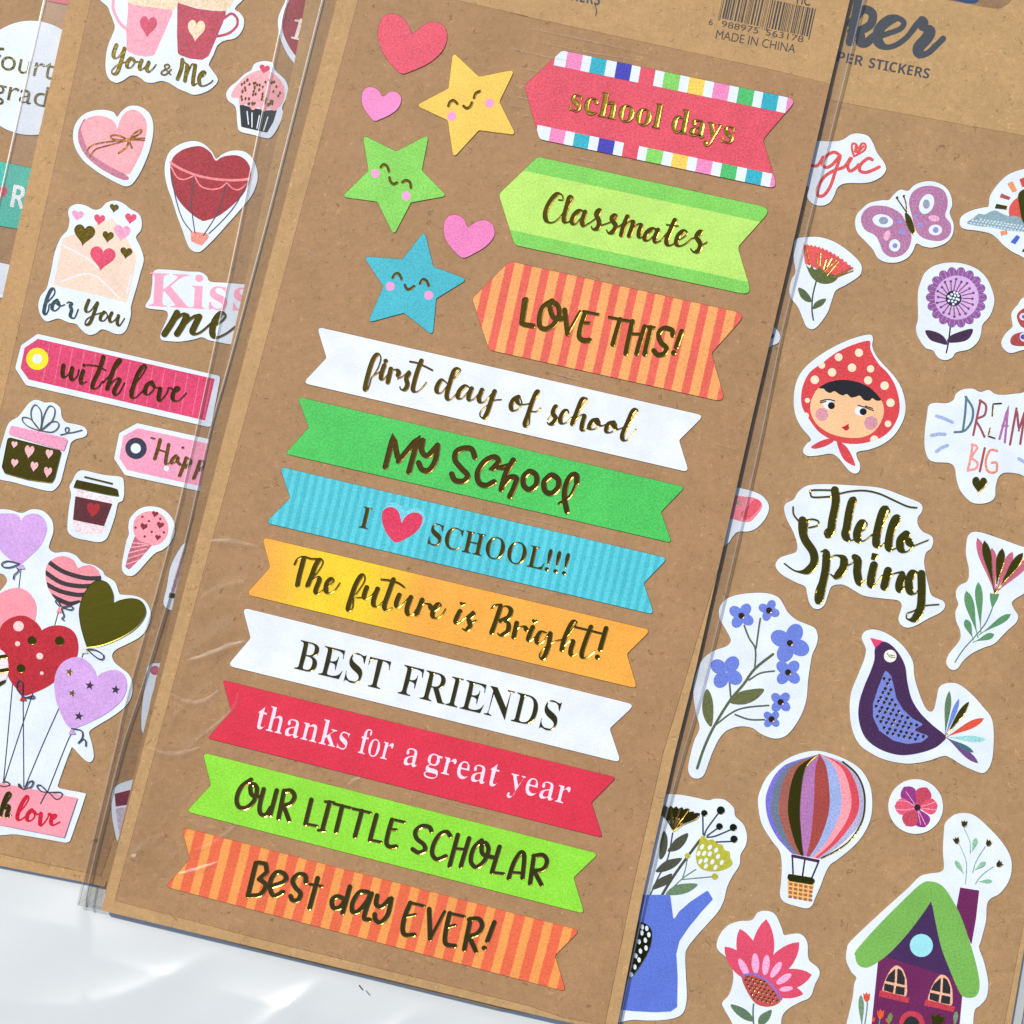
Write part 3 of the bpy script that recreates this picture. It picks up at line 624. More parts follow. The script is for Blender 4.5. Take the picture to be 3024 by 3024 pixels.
s.part('garland', many(st, '1215,1160 1300,1210 1420,1255 1560,1280 1690,1285 1785,1275', 17) + many(st, '1220,1190 1260,1260 1310,1280 1380,1255|1390,1260 1430,1325 1500,1350 1570,1340 1615,1305|1620,1305 1660,1345 1710,1350 1760,1310', 10), pp(244, 140, 140), step=False)
s.part('basket', [rp('1358,1648 1480,1665 1490,1690 1440,1752 1362,1722', 8)], pp(240, 150, 132), step=False)
for r_ in '1218,1200 1250,1400 1300,1560 1365,1650|1385,1260 1365,1450 1390,1660|1610,1320 1560,1500 1450,1680|1765,1300 1680,1460 1580,1580 1490,1665'.split('|'): s.part('rope', st(r_, 8), INK, step=False)
s = sm('envelope_sticker', '485,1520 500,1475 550,1455 610,1465 670,1495 720,1485 760,1445 820,1430 880,1450 930,1490 985,1520 1010,1570 1005,1640 970,1690 1000,1760 1025,1850 1000,1950 970,2060 935,2180 932,2250 905,2340 870,2380 820,2380 760,2355 720,2350 680,2380 630,2387 580,2352 545,2312 490,2300 420,2272 380,2280 330,2292 290,2250 272,2180 290,2110 330,2060 350,1990 370,1900 390,1800 430,1700 480,1640 495,1570', 'white sticker of a peach envelope with hearts over for you', Z, group=GL)
s.part('envelope', [rp('448,1700 600,1640 730,1580 800,1552 880,1660 978,1830 905,2158 383,2030', 8)], pp(246, 214, 190, grain=.07))
s.part('fold_line', many(st, 'B:435,320 B:650,264 B:855,440|B:450,60 B:620,150 B:700,220|B:905,400 B:935,270', 9), WL)
HR = pp(224, 72, 104); HP = pp(246, 160, 190)
for x, y, w_, h_, m in ((553,1540,86,76,HP), (708,1570,80,80,HR), (930,1562,82,78,HR), (868,1665,118,118,HP), (728,1848,182,172,HR)): s.part('heart', [heart(x, y, w_, h_, .15)], m, step=False)
for x, y, w_, h_ in ((812,1485,62,58), (598,1678,148,148), (768,1690,78,78), (898,1805,84,78)): s.foil('heart', [heart(x, y, w_, h_, .15)], FL, rim=.08)
TEALF = foil((70, 90, 92), .25, .3, 'dark_foil')
fr('B')
s.foil('lettering', many(pen, '330,472 385,410 385,368 360,380 330,450 312,530 325,552 345,520 352,480 382,482|407,450 380,470 370,510 395,525 425,495 420,460 402,465 430,490 460,482|477,470 492,463 510,475 500,490 510,520 500,562 530,577 557,515', 24, 9), TEALF, rim=.05)
s.foil('lettering', many(pen, '632,450 610,510 620,535 650,520 690,462|694,470 670,540 640,612 608,625 615,590 660,560 720,540|742,535 720,560 715,590 740,597 765,565 755,535|797,540 780,580 790,607 820,590 842,557|844,560 835,610 850,632 875,600 887,580', 24, 9), FL, rim=.05)
s = sm('kiss_sticker', [*cat(P('1100,240 1200,232 1330,245 1430,250 1475,280 1500,318 1600,325 1750,338 1850,345 1830,560 1800,780 1700,770 1640,765 1560,750 1490,735 1440,715 1380,730 1290,745 1200,742 1150,730 1145,690 1175,620 1197,560 1180,525 1100,515 1045,505 1040,480 1070,430 1085,340'), 5, True)], 'white sticker reading Kiss me in pink and gold', Z, group=GL)
s.part('lettering', [ftext('Kiss', 'serif', (1058,492), (1790,530), 352, 0)], pp(250, 166, 186, grain=.08))
s.foil('lettering', many(pen, '1262,540 1225,610 1172,692|1330,565 1300,630 1262,690|1420,568 1385,640 1372,672 1392,692 1440,672 1522,600|1520,640 1592,590 1607,555 1577,543 1530,600 1513,680 1540,717 1610,690 1690,630', 46, 16) + many(st, '1195,655 1260,580 1310,548 1335,562|1275,665 1350,590 1400,560 1422,572', 22), FL, rim=.09)
s = Sticker('tag_sticker', rp('268,690 1574,992 1502,1358 185,1056 108,935 150,772', 24), WL, 'long raspberry pink tag sticker reading with love', Z, GL)
s.part('tag_face', [rp('270,726 1532,1012 1462,1308 205,1016 146,935 175,790', 6)], pp(220, 64, 104, grain=.16))
s.part('pinstripe', [q for i in range(15) for q in st(f'-{355+i*82},{758+i*18.7} {305+i*82},{1025+i*19}', 6)], pp(236, 112, 142), clip=rp('270,726 1532,1012 1462,1308 205,1016 146,935 175,790', 6))
s.part('eyelet', [circ(266,869,79)], pp(250, 228, 30, grain=.05)); s.part('eyelet_hole', [circ(266,869,34)], WL)
s.foil('lettering', many(pen, '452,915 445,970 455,1002 490,975 512,935|514,935 505,990 515,1022 550,990 562,945|592,955 575,1010 580,1047 617,1030|737,855 705,950 660,1050 665,1082 700,1070 732,1028|732,1040 830,930 865,880 845,878 810,940 763,1082|777,1060 830,1010 852,1020 815,1090 820,1127 850,1110 887,1040|922,1100 1000,1000 1042,930 1025,918 985,970 945,1080 938,1140 970,1142 1022,1090|1082,1035 1045,1060 1033,1110 1060,1122 1097,1080 1082,1035 1102,1070 1140,1075|1142,1080 1130,1150 1145,1167 1190,1110 1202,1075 1232,1085|1227,1120 1265,1100 1282,1075 1255,1078 1230,1130 1240,1167 1280,1162 1327,1113', 29, 9) + many(st, '620,913 690,920 752,950', 12) + [circ(598,915,12)], foil((112, 78, 38), .18, .3), rim=.08)
s = sm('gift_sticker', '-30,1620 10,1480 50,1350 80,1310 130,1280 170,1230 210,1180 260,1160 320,1180 380,1180 430,1220 440,1280 470,1320 540,1335 600,1355 622,1395 600,1425 540,1442 505,1470 490,1530 470,1600 450,1680 430,1750 390,1800 350,1812 250,1790 100,1750 -30,1715', 'white sticker of a gold gift box with pink lid and bow', Z, group=GL)
s.foil('box', [rp('55,1425 442,1525 392,1720 370,1757 200,1735 35,1688 12,1640', 26)], FL, rim=.12)
s.z += 1.2e-4
s.part('box_lid', [rp('78,1343 468,1432 482,1450 455,1527 60,1405', 14)], pp(246, 158, 184), step=False)
for x, y, w_, h_ in ((102,1483,44,52), (208,1535,68,94), (350,1550,52,68), (103,1615,52,64), (243,1640,55,74), (340,1680,58,78)): s.part('heart', [heart(x, y, w_, h_, .15)], pp(250, 186, 186), step=False)
s.part('bow', many(st, '285,1380 230,1310 220,1240 250,1195 290,1240 295,1320 285,1380|290,1380 310,1280 350,1205 390,1230 370,1310 290,1380|280,1380 200,1350 160,1310 165,1285 220,1300 285,1380|290,1380 360,1320 410,1320 415,1355 370,1390 290,1380|430,1410 480,1395 490,1360 465,1365 475,1395 530,1390 585,1375', 7), ink((60, 66, 48)))
s = Sticker('tag_sticker', rp('978,1327 1850,1520 1780,1890 890,1697 813,1580 850,1398', 22), WL, 'short pale pink tag sticker with black ring reading Happy', Z, GL)
s.part('tag_face', [rp('985,1363 1840,1552 1775,1852 905,1662 850,1575 880,1418', 6)], pp(246, 160, 184, grain=.1))
s.part('eyelet', [circ(970,1507,77)], pp(52, 54, 72)); s.part('eyelet_hole', [circ(968,1507,36)], WL); s.part('polka_dot', [circ(1187,1650,20)], WL)
s.foil('lettering', many(pen, '1142,1445 1125,1510 1102,1582|1202,1480 1180,1600 1190,1622 1217,1600|1255,1560 1225,1590 1225,1617 1255,1600 1272,1570 1265,1600 1285,1622|1327,1575 1305,1640 1280,1702|1307,1620 1340,1578 1360,1605 1325,1642|1425,1600 1405,1660 1380,1722|1408,1640 1440,1597 1460,1625 1425,1662|1540,1610 1520,1690 1490,1750', 24, 9) + many(st, '1078,1432 1102,1438|1142,1520 1190,1535', 12) + [circ(1303,1502,10)], foil((150, 110, 50), .26, .3), rim=.06)
fr('C')
s = sm('coffee_cup_sticker', '540,0 570,-24 605,-26 740,5 860,20 882,55 885,140 872,190 840,212 820,300 780,420 750,470 700,485 620,472 540,455 490,420 480,370 490,250 507,145 495,90 515,50', 'white sticker of a takeaway coffee cup with a gold lid', Z, group=GL)
s.part('cup', [rp('545,105 806,172 742,415 690,442 535,412 518,380', 20)], pp(244, 224, 222), step=False)
s.part('cup_sleeve', [rp('537,158 802,212 742,372 520,326', 4)], pp(94, 40, 46))
s.part('heart', [heart(664,262,92,112,.1)], pp(172, 44, 50))
s.foil('lid', [rp('545,40 800,95 838,108 849,162 770,150 522,97', 8), rp('604,14 808,64 800,76 598,26', 4)], FL, rim=.08)
s = sm('ice_cream_sticker', '915,370 930,310 990,250 1060,230 1140,240 1200,280 1240,340 1245,410 1215,490 1160,540 1110,562 1060,610 990,690 945,725 895,718 868,670 880,580 900,480 918,430', 'white sticker of a pink ice cream cone with small hearts', Z, group=GL)
s.part('cone', [rp('962,440 1085,508 1000,605 920,682 893,662 915,570', 8)], pp(196, 104, 116), step=False)
s.part('cone_stripe', many(st, '945,490 1040,500|930,525 1060,505|922,562 1045,530|912,602 1030,565|905,642 990,612', 8), pp(244, 176, 176))
s.part('scoop', [S('950,370 970,310 1030,272 1100,266 1160,295 1195,350 1197,420 1162,480 1100,510 1040,492 980,465 955,420')], pp(248, 158, 166, grain=.12))
s.part('sprinkle_pattern', [heart(x, y, a, a, .2) for x, y, a in ((1105,288,46), (1025,378,52), (1142,368,52), (1125,455,42))] + [circ(x, y, 9) for x, y in ((1015,305), (1062,335), (1143,320), (967,382), (1082,412), (1168,416), (1032,445))], pp(140, 44, 58))
s = sm('candle_sticker', '1350,400 1330,480 1290,520 1220,650 1190,800 1166,910 1180,950 1225,972 1300,980 1400,700 1400,420', 'white edged pink sliver with gold foot half hidden under the centre sheet', Z, group=GL)
s.part('pink_print', [S('1345,520 1300,560 1255,690 1225,800 1230,840 1310,860 1380,700')], pp(226, 190, 204)); s.foil('gold_foot', [rp('1208,845 1300,862 1295,895 1200,880', 4)], FL)
s = sm('candle_sticker', '1165,1290 1140,1345 1090,1350 1050,1382 1045,1450 1020,1600 1008,1740 1020,1850 1100,1860 1200,1500 1200,1300', 'white edged red sliver half hidden under the centre sheet', Z, group=GL)
s.part('pink_print', [circ(1105,1400,34)], pp(206, 110, 124)); s.part('red_print', [S('1120,1440 1100,1520 1070,1640 1075,1700 1160,1600 1160,1460')], pp(158, 62, 72))
fr('D')
s = sm('cup_sticker', '795,420 800,330 840,285 900,260 1000,240 1080,300 1000,700 880,700 835,680 815,600 800,520', 'white edged maroon cup sticker seen through the film at the lower left', Z, group=GL)
s.part('cup_print', [rp('817,348 1000,302 1000,412 825,440', 6)], pp(132, 50, 66)); s.part('cup_base', [rp('826,455 1000,425 1000,640 850,640', 6)], pp(206, 190, 206))
# balloon bunch
fr('C')
s = sm('balloon_bunch_sticker', '-60,262 0,250 70,255 155,277 230,250 310,265 370,330 380,410 355,490 350,530 390,560 470,555 540,580 590,630 670,650 730,690 752,725 820,770 850,850 880,860 970,870 1040,910 1075,990 1060,1080 1000,1160 900,1215 830,1250 800,1290 815,1340 860,1380 920,1430 945,1500 935,1590 890,1660 800,1730 700,1790 642,1830 637,1860 655,1920 668,2000 660,2040 635,2055 600,2035 560,1995 518,1950 505,1965 475,2040 415,2210 418,2232 440,2245 595,2275 611,2288 604,2310 575,2400 540,2500 505,2600 492,2622 470,2628 440,2624 300,2599 120,2570 -60,2542 -60,2200 -60,1600 -60,1100 -60,850 -10,840 30,800 50,760 30,720 -20,700 -60,650', 'large white sticker of a bunch of heart balloons with a pink banner', Z, group=GL)
LIL = pp(212, 166, 222, grain=.1)
for st_ in '150,680 135,810|415,990 390,1080|605,1260 585,1305|90,1490 50,1930 25,2190|165,1610 170,2230|235,1560 110,1940 30,2190|425,1660 300,1940 175,2240|505,1860 470,1935 340,2265'.split('|'): s.part('string', st(st_, 8), INK, step=False)
s.z += 6e-6
def bal(nm, o_, m, step=False): return s.part(nm, [S(o_)], m, step=step)
bal('heart_balloon', '150,332 135,300 110,285 50,280 -30,300 -50,440 0,540 60,600 125,640 145,645 160,635 200,600 290,510 335,400 320,330 270,285 210,285 168,305', LIL)
bb = bal('heart_balloon', '555,668 520,610 450,585 385,600 335,650 325,730 350,830 420,920 470,945 485,945 560,920 650,860 720,760 700,690 650,650 590,655', pp(246, 150, 158, grain=.1), True)
s.part('balloon_stripe', many(st, '345,625 450,695 600,740 712,742|322,700 440,775 580,800 700,790|330,785 430,835 560,862 650,850|365,868 440,905 500,925 560,915', 32), pp(62, 54, 56), clip=S('555,668 520,610 450,585 385,600 335,650 325,730 350,830 420,920 470,945 485,945 560,920 650,860 720,760 700,690 650,650 590,655'))
bal('heart_balloon', '-60,900 -10,860 50,825 130,810 200,840 245,900 260,970 240,1060 180,1120 -60,1180', pp(248, 152, 162, grain=.08), True)
RB = '298,1112 285,1090 250,1050 170,1010 80,1025 10,1080 -10,1180 20,1330 70,1470 145,1560 170,1576 200,1575 330,1520 450,1430 540,1320 558,1220 530,1130 460,1085 380,1080 320,1100'
bal('heart_balloon', RB, pp(190, 44, 54, grain=.16), True)
s.part('balloon_dot', [circ(132,1085,37), circ(125,1210,18), circ(283,1298,24), circ(298,1420,13)], pp(250, 206, 200), step=False)
s.foil('balloon_dot', [circ(228,1187,31), circ(425,1190,33), circ(150,1387,31)], FL, rim=.07)
s.part('heart_balloon', [([S('-60,1240 0,1250 48,1300 60,1400 40,1470 -20,1530 -60,1540')], pp(238, 224, 224))], None)
s.foil('balloon_stripe', [rp('-60,1300 45,1285 55,1310 -60,1330', 3), rp('-60,1400 60,1380 60,1410 -60,1430', 3), rp('-60,1500 45,1465 35,1490 -20,1525 -60,1535', 3)], FL, rim=.05)
bal('heart_balloon', '692,1442 675,1400 640,1350 580,1310 510,1310 440,1350 395,1430 388,1530 410,1650 470,1780 510,1815 530,1815 640,1770 770,1700 870,1610 905,1520 890,1440 840,1400 780,1400 720,1422', LIL, True)
s.part('balloon_star', [star(*q, 34, .15) for q in ((640,1508), (825,1538), (563,1727))], pp(60, 50, 66), step=False)
s.foil('balloon_star', [star(495,1412,30,.3), star(515,1565,28,.3)], foil((200, 160, 80), .25, .5), rim=.05)
s.foil('heart_balloon', [S('812,915 808,860 790,810 760,770 700,755 640,790 585,880 562,980 575,1090 600,1180 618,1230 632,1240 740,1220 880,1160 980,1090 1035,1010 1035,950 1000,900 930,885 850,900')], foil((150, 134, 44), .26, .12), rim=.1)
s.z += 1e-4
for kx, ky, m in ((150,660,LIL), (425,970,pp(246,150,158,grain=.1)), (163,1600,pp(200,50,52)), (512,1838,pp(208,160,214)), (600,1262,pp(226,222,206))): s.part('balloon_knot', [rp([pt(kx-6,ky-20), pt(kx+6,ky-20), pt(kx+28,ky+16), pt(kx-26,ky+18)], 5)], m, step=False)
s.part('banner', [rp('-60,2190 552,2310 457,2594 -60,2490', 4)], pp(248, 158, 168, grain=.08), step=False)
s.z += 6e-6
s.part('bow', many(st, '140,640 60,620 15,635 20,660 70,665 140,640|120,668 130,690 100,720 95,748|420,940 395,910 410,900 440,945 500,940 520,955 500,968 440,955 455,1010 440,1030 455,1042|620,1250 680,1255 735,1290 730,1320 690,1310 620,1250|510,1815 580,1830 585,1880 555,1920 590,1890 610,1905 610,1940|165,1590 120,1530 130,1475 160,1490 165,1590 235,1580 235,1600 165,1590|-20,2200 30,2190 60,2200 70,2220 30,2230 -10,2220|170,2250 135,2230 135,2210 170,2250 200,2200 235,2190 220,2230 170,2250|340,2270 290,2220 262,2225 290,2260 340,2270 430,2270 440,2300 400,2320 340,2270 300,2330 290,2350', 9), INK)
fr('D')
s.part('lettering', many(pen, '120,500 180,430 205,382 190,368 150,430 123,510 140,537 182,510|227,465 200,490 193,530 215,542 247,510 235,470 260,495 290,485|292,490 285,560 300,572 340,520 347,490 367,505|362,540 395,520 402,500 375,508 363,550 380,572 427,550', 30, 12), pp(206, 30, 54))
s.foil('lettering', many(pen, '-40,460 40,420 77,360 60,342 30,400 0,502|10,470 50,430 62,450 45,510 77,498', 30, 12), FL, rim=.07)
fr('I')
s = sm('heart_button_sticker', '240,-60 200,10 165,80 145,150 160,260 200,360 255,442 400,600 450,300 420,-60', 'white edged maroon heart sticker with a cream letter at the top', Z, group=GL)
s.part('heart', [S('260,-60 225,5 190,80 175,150 185,240 220,320 275,400 400,520 430,300 400,-60')], pp(158, 56, 64, grain=.2)); s.part('lettering', many(st, '-312,145 277,268', 26) + many(st, '-272,146 350,152|-247,268 310,282', 14), pp(240, 226, 214))

# ================================================================== FAR LEFT SHEET
Z = Z_FAR + 1e-5
fr('A')
GF = 'stickers on the far left sheet'
s = sm('round_sticker', circ(222, 555, 408, n=64), 'round white sticker reading fourth grade in thin gold letters', Z, pp(226, 234, 244, grain=.04), GF)
GT = foil((92, 84, 48), .16, .4)
s.foil('lettering', [ftext('fourth', 'sans', (-62,478), (470,590), 222, -.004), ftext('grade', 'sans', (-65,690), (440,790), 216, -.004)], GT, rim=.05)
s = Sticker('tag_sticker', rp('-120,1125 330,1222 230,1650 -120,1590', 12), pp(64, 184, 164), 'teal tag sticker with a red heart and white letter R at the left edge', Z, GF)
s.part('heart', [heart(-15,1385,130,130,.15)], pp(206, 60, 84), step=False); s.part('lettering', [ftext('R', 'sansb', (70,1474), (170,1492), 226)], pp(236, 240, 242))
s = Sticker('tag_sticker', rp('B:-120,155 B:150,215 B:90,450 B:-120,405', 8), pp(228, 234, 244, grain=.04), 'plain white ribbon end at the left edge', Z, GF)
s = Sticker('tag_sticker', rp('320,-80 700,-80 640,60 335,5', 8), pp(204, 62, 84), 'red ribbon end at the top left corner', Z, GF)

# ================================================================== RIGHT SHEET
Z = Z_RIGHT + 6e-5
WR = pp(230, 237, 247, grain=.03)
_sm = sm
def sm(name, s_, label, z=None, mat=None, group=None): return _sm(name, s_, label, z or Z, mat or WR, group or GR)
FG = foil((158, 134, 50), .24, .6)
fr('E')
s = sm('word_sticker', '250,1005 400,1003 500,1006 580,1008 640,995 700,958 760,952 820,970 855,1020 885,1090 935,1160 948,1210 920,1255 860,1290 790,1305 700,1305 640,1312 600,1342 580,1390 550,1440 500,1465 440,1460 400,1430 385,1390 395,1330 300,1300', 'white sticker with red handwriting ending gic and a heart')
RC = pp(222, 92, 84, grain=.2)
s.part('lettering', many(st, '410,1180 460,1180 500,1120|622,1112 580,1085 525,1110 495,1165 520,1195 570,1170 622,1110 590,1210 550,1330 500,1395 460,1390 465,1330 510,1260 580,1215 650,1190 692,1130|700,1130 675,1180 690,1220 730,1200 752,1175|850,1140 820,1130 770,1170 760,1215 800,1230 850,1215 900,1190', 24), RC, step=False)
s.part('heart', st('720,1115 705,1060 710,1025 735,1030 750,1060 775,1025 800,1030 795,1070 720,1115', 16) + st('730,1080 735,1045', 22) + st('745,1085 785,1045', 20), RC)
s = sm('butterfly_sticker', '775,1490 830,1447 920,1428 970,1425 1005,1385 1050,1352 1105,1360 1150,1320 1220,1295 1290,1295 1360,1325 1405,1380 1420,1460 1402,1520 1430,1600 1420,1680 1370,1735 1280,1765 1210,1755 1165,1737 1140,1790 1100,1840 1030,1870 950,1870 890,1840 855,1780 800,1720 745,1660 728,1590 740,1530', 'white sticker of a mauve butterfly with a gold body')
MV = pp(182, 124, 158, grain=.18)
s.part('wing', [S('1080,1565 1050,1520 980,1480 900,1465 830,1475 780,1520 770,1580 800,1640 870,1680 900,1730 930,1800 990,1835 1060,1820 1110,1770 1130,1700 1120,1640')], MV, step=False)
s.part('wing', [S('1130,1530 1112,1450 1130,1380 1190,1335 1270,1325 1350,1350 1385,1410 1385,1480 1370,1540 1410,1600 1405,1670 1350,1715 1270,1715 1200,1690 1160,1640')], MV)
s.part('wing_spot', [ell(925,1575,74,46,.2), ell(1238,1455,50,74,.4), ell(1010,1750,40,44), ell(1300,1640,48,38)], WR)
s.part('wing_spot', [([ell(930,1573,33,27), ell(1235,1455,25,33)], pp(150,160,176)), ([circ(1012,1752,18), circ(1302,1640,21), circ(1045,1580,18), circ(1065,1650,22), circ(1190,1600,18), circ(1160,1540,15)], pp(150,146,206)), ([ell(955,1680,24,38,.3), ell(1290,1557,40,22,.2)], pp(240,176,200))], None)
s.foil('body', [S('1083,1520 1110,1530 1135,1570 1155,1640 1145,1672 1115,1642 1090,1585')] , FG, rim=.07)
s.foil('antenna', many(st, '1095,1515 1050,1450 1025,1412|1095,1515 1090,1450 1075,1402', 9) + [circ(1027,1410,10), circ(1076,1400,10)], FG, rim=.03)
s = sm('sun_cloud_sticker', '1475,1590 1490,1540 1560,1500 1640,1480 1680,1470 1690,1400 1740,1320 1820,1245 1930,1205 2050,1190 2150,1400 2080,1870 1900,1820 1800,1760 1740,1700 1690,1665 1600,1645 1500,1630', 'white sticker of a red sun with rays behind a teal cloud')
s.part('sun_disc', [S('1930,1400 1870,1420 1830,1470 1825,1530 1850,1570 1920,1560 2000,1500')], pp(222, 92, 78), step=False)
for q, m in (('1812,1310 1850,1292 1885,1360 1850,1375', (236,156,104)), ('1898,1278 1945,1260 1955,1330 1918,1335', (206,84,72)), ('1770,1378 1838,1407 1825,1427 1758,1408', (170,92,86)), ('1760,1650 1810,1640 1815,1670 1770,1682', (236,156,104)), ('1880,1675 1905,1690 1870,1742 1835,1727', (78,104,196))): s.part('ray', [rp(q, 4)], pp(*m), step=False)
s.part('cloud', [S('1525,1590 1570,1555 1610,1525 1650,1530 1690,1510 1730,1500 1770,1520 1820,1540 1870,1540 1920,1560 1990,1600 1980,1650 1800,1640 1700,1620 1600,1610')], pp(142, 168, 174))
s.part('cloud_dot_pattern', [ell(1555+i*24+(j%2)*12, 1552+j*19+i*4, 8, 7, n=10) for i in range(16) for j in range(4) if not (i < 3 and j == 0)], pp(206, 222, 226), clip=S('1525,1590 1570,1555 1610,1525 1650,1530 1690,1510 1730,1500 1770,1520 1820,1540 1870,1540 1920,1560 1990,1600 1980,1650 1800,1640 1700,1620 1600,1610'))
s.foil('gold_disc', [S('2000,1340 1930,1350 1890,1390 1900,1480 1915,1560 1940,1600 2000,1650')], FG); s.foil('ray', [rp('1735,1453 1817,1470 1810,1494 1723,1484', 3), rp('1915,1795 1945,1795 1945,1750', 2)], FG, rim=.05)
fr('F')
s = sm('flower_sticker', '310,12 380,0 470,0 560,25 640,70 720,135 770,195 772,250 742,290 660,342 592,380 565,440 535,530 490,600 450,645 415,657 380,637 355,580 320,500 275,440 258,380 275,300 302,250 290,150 290,60', 'white sticker of a red fan shaped flower with gold lines')
zz = ' '.join(f'{360+360*i/26:.0f},{55-95*math.sin(math.pi*i/26*.5)*0+ (i/26)**1.9*175 + (6 if i%2 else -8):.0f}' for i in range(27))
s.part('bloom', [P(zz)+P('600,290 500,250 420,210 370,190 360,110')], pp(226, 92, 88, grain=.2))
s.part('flower_base', [S('375,195 400,220 420,207 440,232 480,215 500,245 560,262 602,292 562,327 500,334 450,315 410,275')], pp(96, 106, 58, grain=.2), step=False)
s.part('stem', many(st, '450,315 425,420 420,520 430,592', 11), pp(66, 82, 58), step=False)
for q in ('322,362 370,380 410,430 412,464 370,455 335,420', '425,512 440,470 480,445 520,441 500,480 460,505'): s.part('leaf', [S(q)], pp(90, 104, 62), step=False)
s.z += 6e-6
s.foil('gold_line', many(st, '375,60 405,200|612,145 500,250|605,178 525,275|715,218 560,290|717,238 580,292|450,140 460,205|520,160 500,230|560,150 510,240|480,110 475,200', 9), foil((236, 176, 90), .3, .6), rim=.04)
s = sm('small_white_sticker', '100,640 140,640 170,660 193,700 182,750 140,772 60,800 40,700', 'small white sticker corner beside the centre sheet edge')
s.part('grey_print', [S('100,690 140,690 150,710 120,730 90,730')], pp(80, 80, 84))
s = sm('flower_sticker', '1200,310 1225,255 1290,205 1390,182 1500,190 1600,230 1670,300 1712,400 1720,470 1690,560 1637,625 1625,690 1600,750 1540,800 1450,822 1420,860 1370,878 1320,860 1285,810 1230,790 1180,720 1162,650 1177,580 1175,450 1180,370', 'white sticker of a round purple flower with scalloped petals')
PU = pp(146, 92, 150, grain=.15); DP = pp(72, 48, 72, grain=.12)
s.part('stem', many(st, '1408,625 1395,740 1378,825', 11), DP, step=False)
for q in ('1228,667 1300,675 1360,710 1386,767 1320,755 1260,730', '1390,752 1400,710 1460,680 1563,654 1550,710 1500,745'): s.part('leaf', [S(q)], DP, step=False)
pet = [ell(1450+176*math.cos(a), 430+176*math.sin(a), 42, 34, a) for a in [i*6.2832/18 for i in range(18)]]
s.part('petal_ring', pet, PU)
s.part('petal_line', [q for i in range(36) for q in st(f'{1450+150*math.cos(i*.1745+.08):.0f},{430+150*math.sin(i*.1745+.08):.0f} {1450+205*math.cos(i*.1745+.08):.0f},{430+205*math.sin(i*.1745+.08):.0f}', 4)], pp(190, 146, 196))
s.part('flower_disc', [circ(1452,432,158)], pp(216, 176, 220, grain=.08))
s.part('stamen', [q for i in range(20) for q in st(f'{1432+62*math.cos(i*.314):.0f},{437+62*math.sin(i*.314):.0f} {1442+(118+12*(i%2))*math.cos(i*.314+.05):.0f},{434+(118+12*(i%2))*math.sin(i*.314+.05):.0f}', 8)] + [circ(1442+(122+12*(i%2))*math.cos(i*.314+.05), 434+(122+12*(i%2))*math.sin(i*.314+.05), 10, n=10) for i in range(20)], pp(120, 78, 108), step=False)
s.part('flower_eye', [circ(1430,437,57)], pp(54, 48, 62)); s.part('eye_dot_pattern', [circ(1430+dx, 437+dy, 9, n=10) for dx, dy in ((0,0),(22,4),(-22,-4),(10,-20),(-10,20),(34,-18),(-34,18),(14,26),(-14,-28),(36,10),(-36,-14),(-2,42),(6,-42),(26,-36))], WR)
s = sm('butterfly_sticker', '1932,430 1890,480 1845,540 1850,612 1850,640 1800,690 1772,750 1790,800 1840,827 1932,805 2080,800 2080,400', 'white sticker of a rust red butterfly cut by the right edge of the picture')
RR = pp(170, 78, 70, grain=.18)
s.part('wing', [S('1950,500 1890,540 1885,590 1932,650 2050,640 2050,500')], RR, step=False); s.part('wing', [S('1960,672 1870,690 1835,730 1850,770 1932,778 2050,760 2050,680')], RR)
s.part('wing_spot', [circ(1926,568,26), circ(1935,712,34)], pp(226,216,226)); s.part('wing_spot', [circ(1930,568,13), circ(1925,712,18)], pp(86,86,170))
# girl
s = sm('girl_sticker', '830,695 855,725 850,780 880,850 940,920 1000,985 1050,1060 1080,1150 1087,1240 1060,1330 1000,1420 920,1480 830,1515 745,1532 740,1570 762,1620 757,1670 725,1687 680,1662 630,1600 590,1560 545,1545 470,1557 400,1562 365,1547 358,1515 385,1470 412,1440 340,1350 300,1260 290,1150 310,1030 370,930 480,840 600,770 720,720', 'white sticker of a girl in a red spotted headscarf')
HOOD = pp(218, 74, 76, grain=.16); PEACH = pp(249, 196, 146, grain=.08); SPOT = pp(252, 226, 190, grain=.06)
s.part('scarf_tail', [S('575,1455 520,1490 450,1510 416,1505 422,1488 480,1455 540,1438')], HOOD, step=False)
s.part('scarf_tail', [S('600,1455 660,1490 700,1550 727,1620 715,1630 650,1590 610,1510')], HOOD, step=False)
HO = '828,740 835,790 855,840 900,910 960,970 1010,1050 1040,1150 1042,1250 1000,1350 930,1420 840,1457 750,1475 650,1470 560,1445 470,1390 400,1300 347,1200 350,1080 400,970 490,900 600,820 720,765'
s.part('headscarf', [S(HO)], HOOD)
s.part('polka_dot_pattern', [circ(*q) for q in ((755,825,29), (610,857,28), (705,932,30), (838,940,26), (563,965,30), (440,1018,30), (820,1022,29), (938,1060,30), (387,1165,18), (980,1182,30), (962,1332,24), (375,1275,24), (490,915,24), (865,1445,30))], SPOT, clip=S(HO))
s.part('face', [S('480,1072 430,1130 408,1200 420,1280 470,1350 560,1405 680,1432 790,1425 870,1380 920,1300 932,1220 900,1150 800,1090 640,1040')], PEACH)
s.part('hair', [S('470,1075 540,1035 640,1018 740,1033 830,1073 890,1130 912,1162 880,1167 850,1150 830,1167 790,1162 762,1132 730,1140 698,1144 668,1120 640,1130 610,1118 580,1100 550,1112 520,1100 505,1083')], pp(38, 38, 44, grain=.1), step=False)
for q in ((490,1265,46), (840,1325,48)): s.part('cheek', [circ(*q)], pp(216, 150, 160), step=False)
for q in ((540,1195,40,32,.2), (768,1242,42,34,.2)): s.part('eye', [ell(*q)], WR, step=False)
s.z += 6e-6
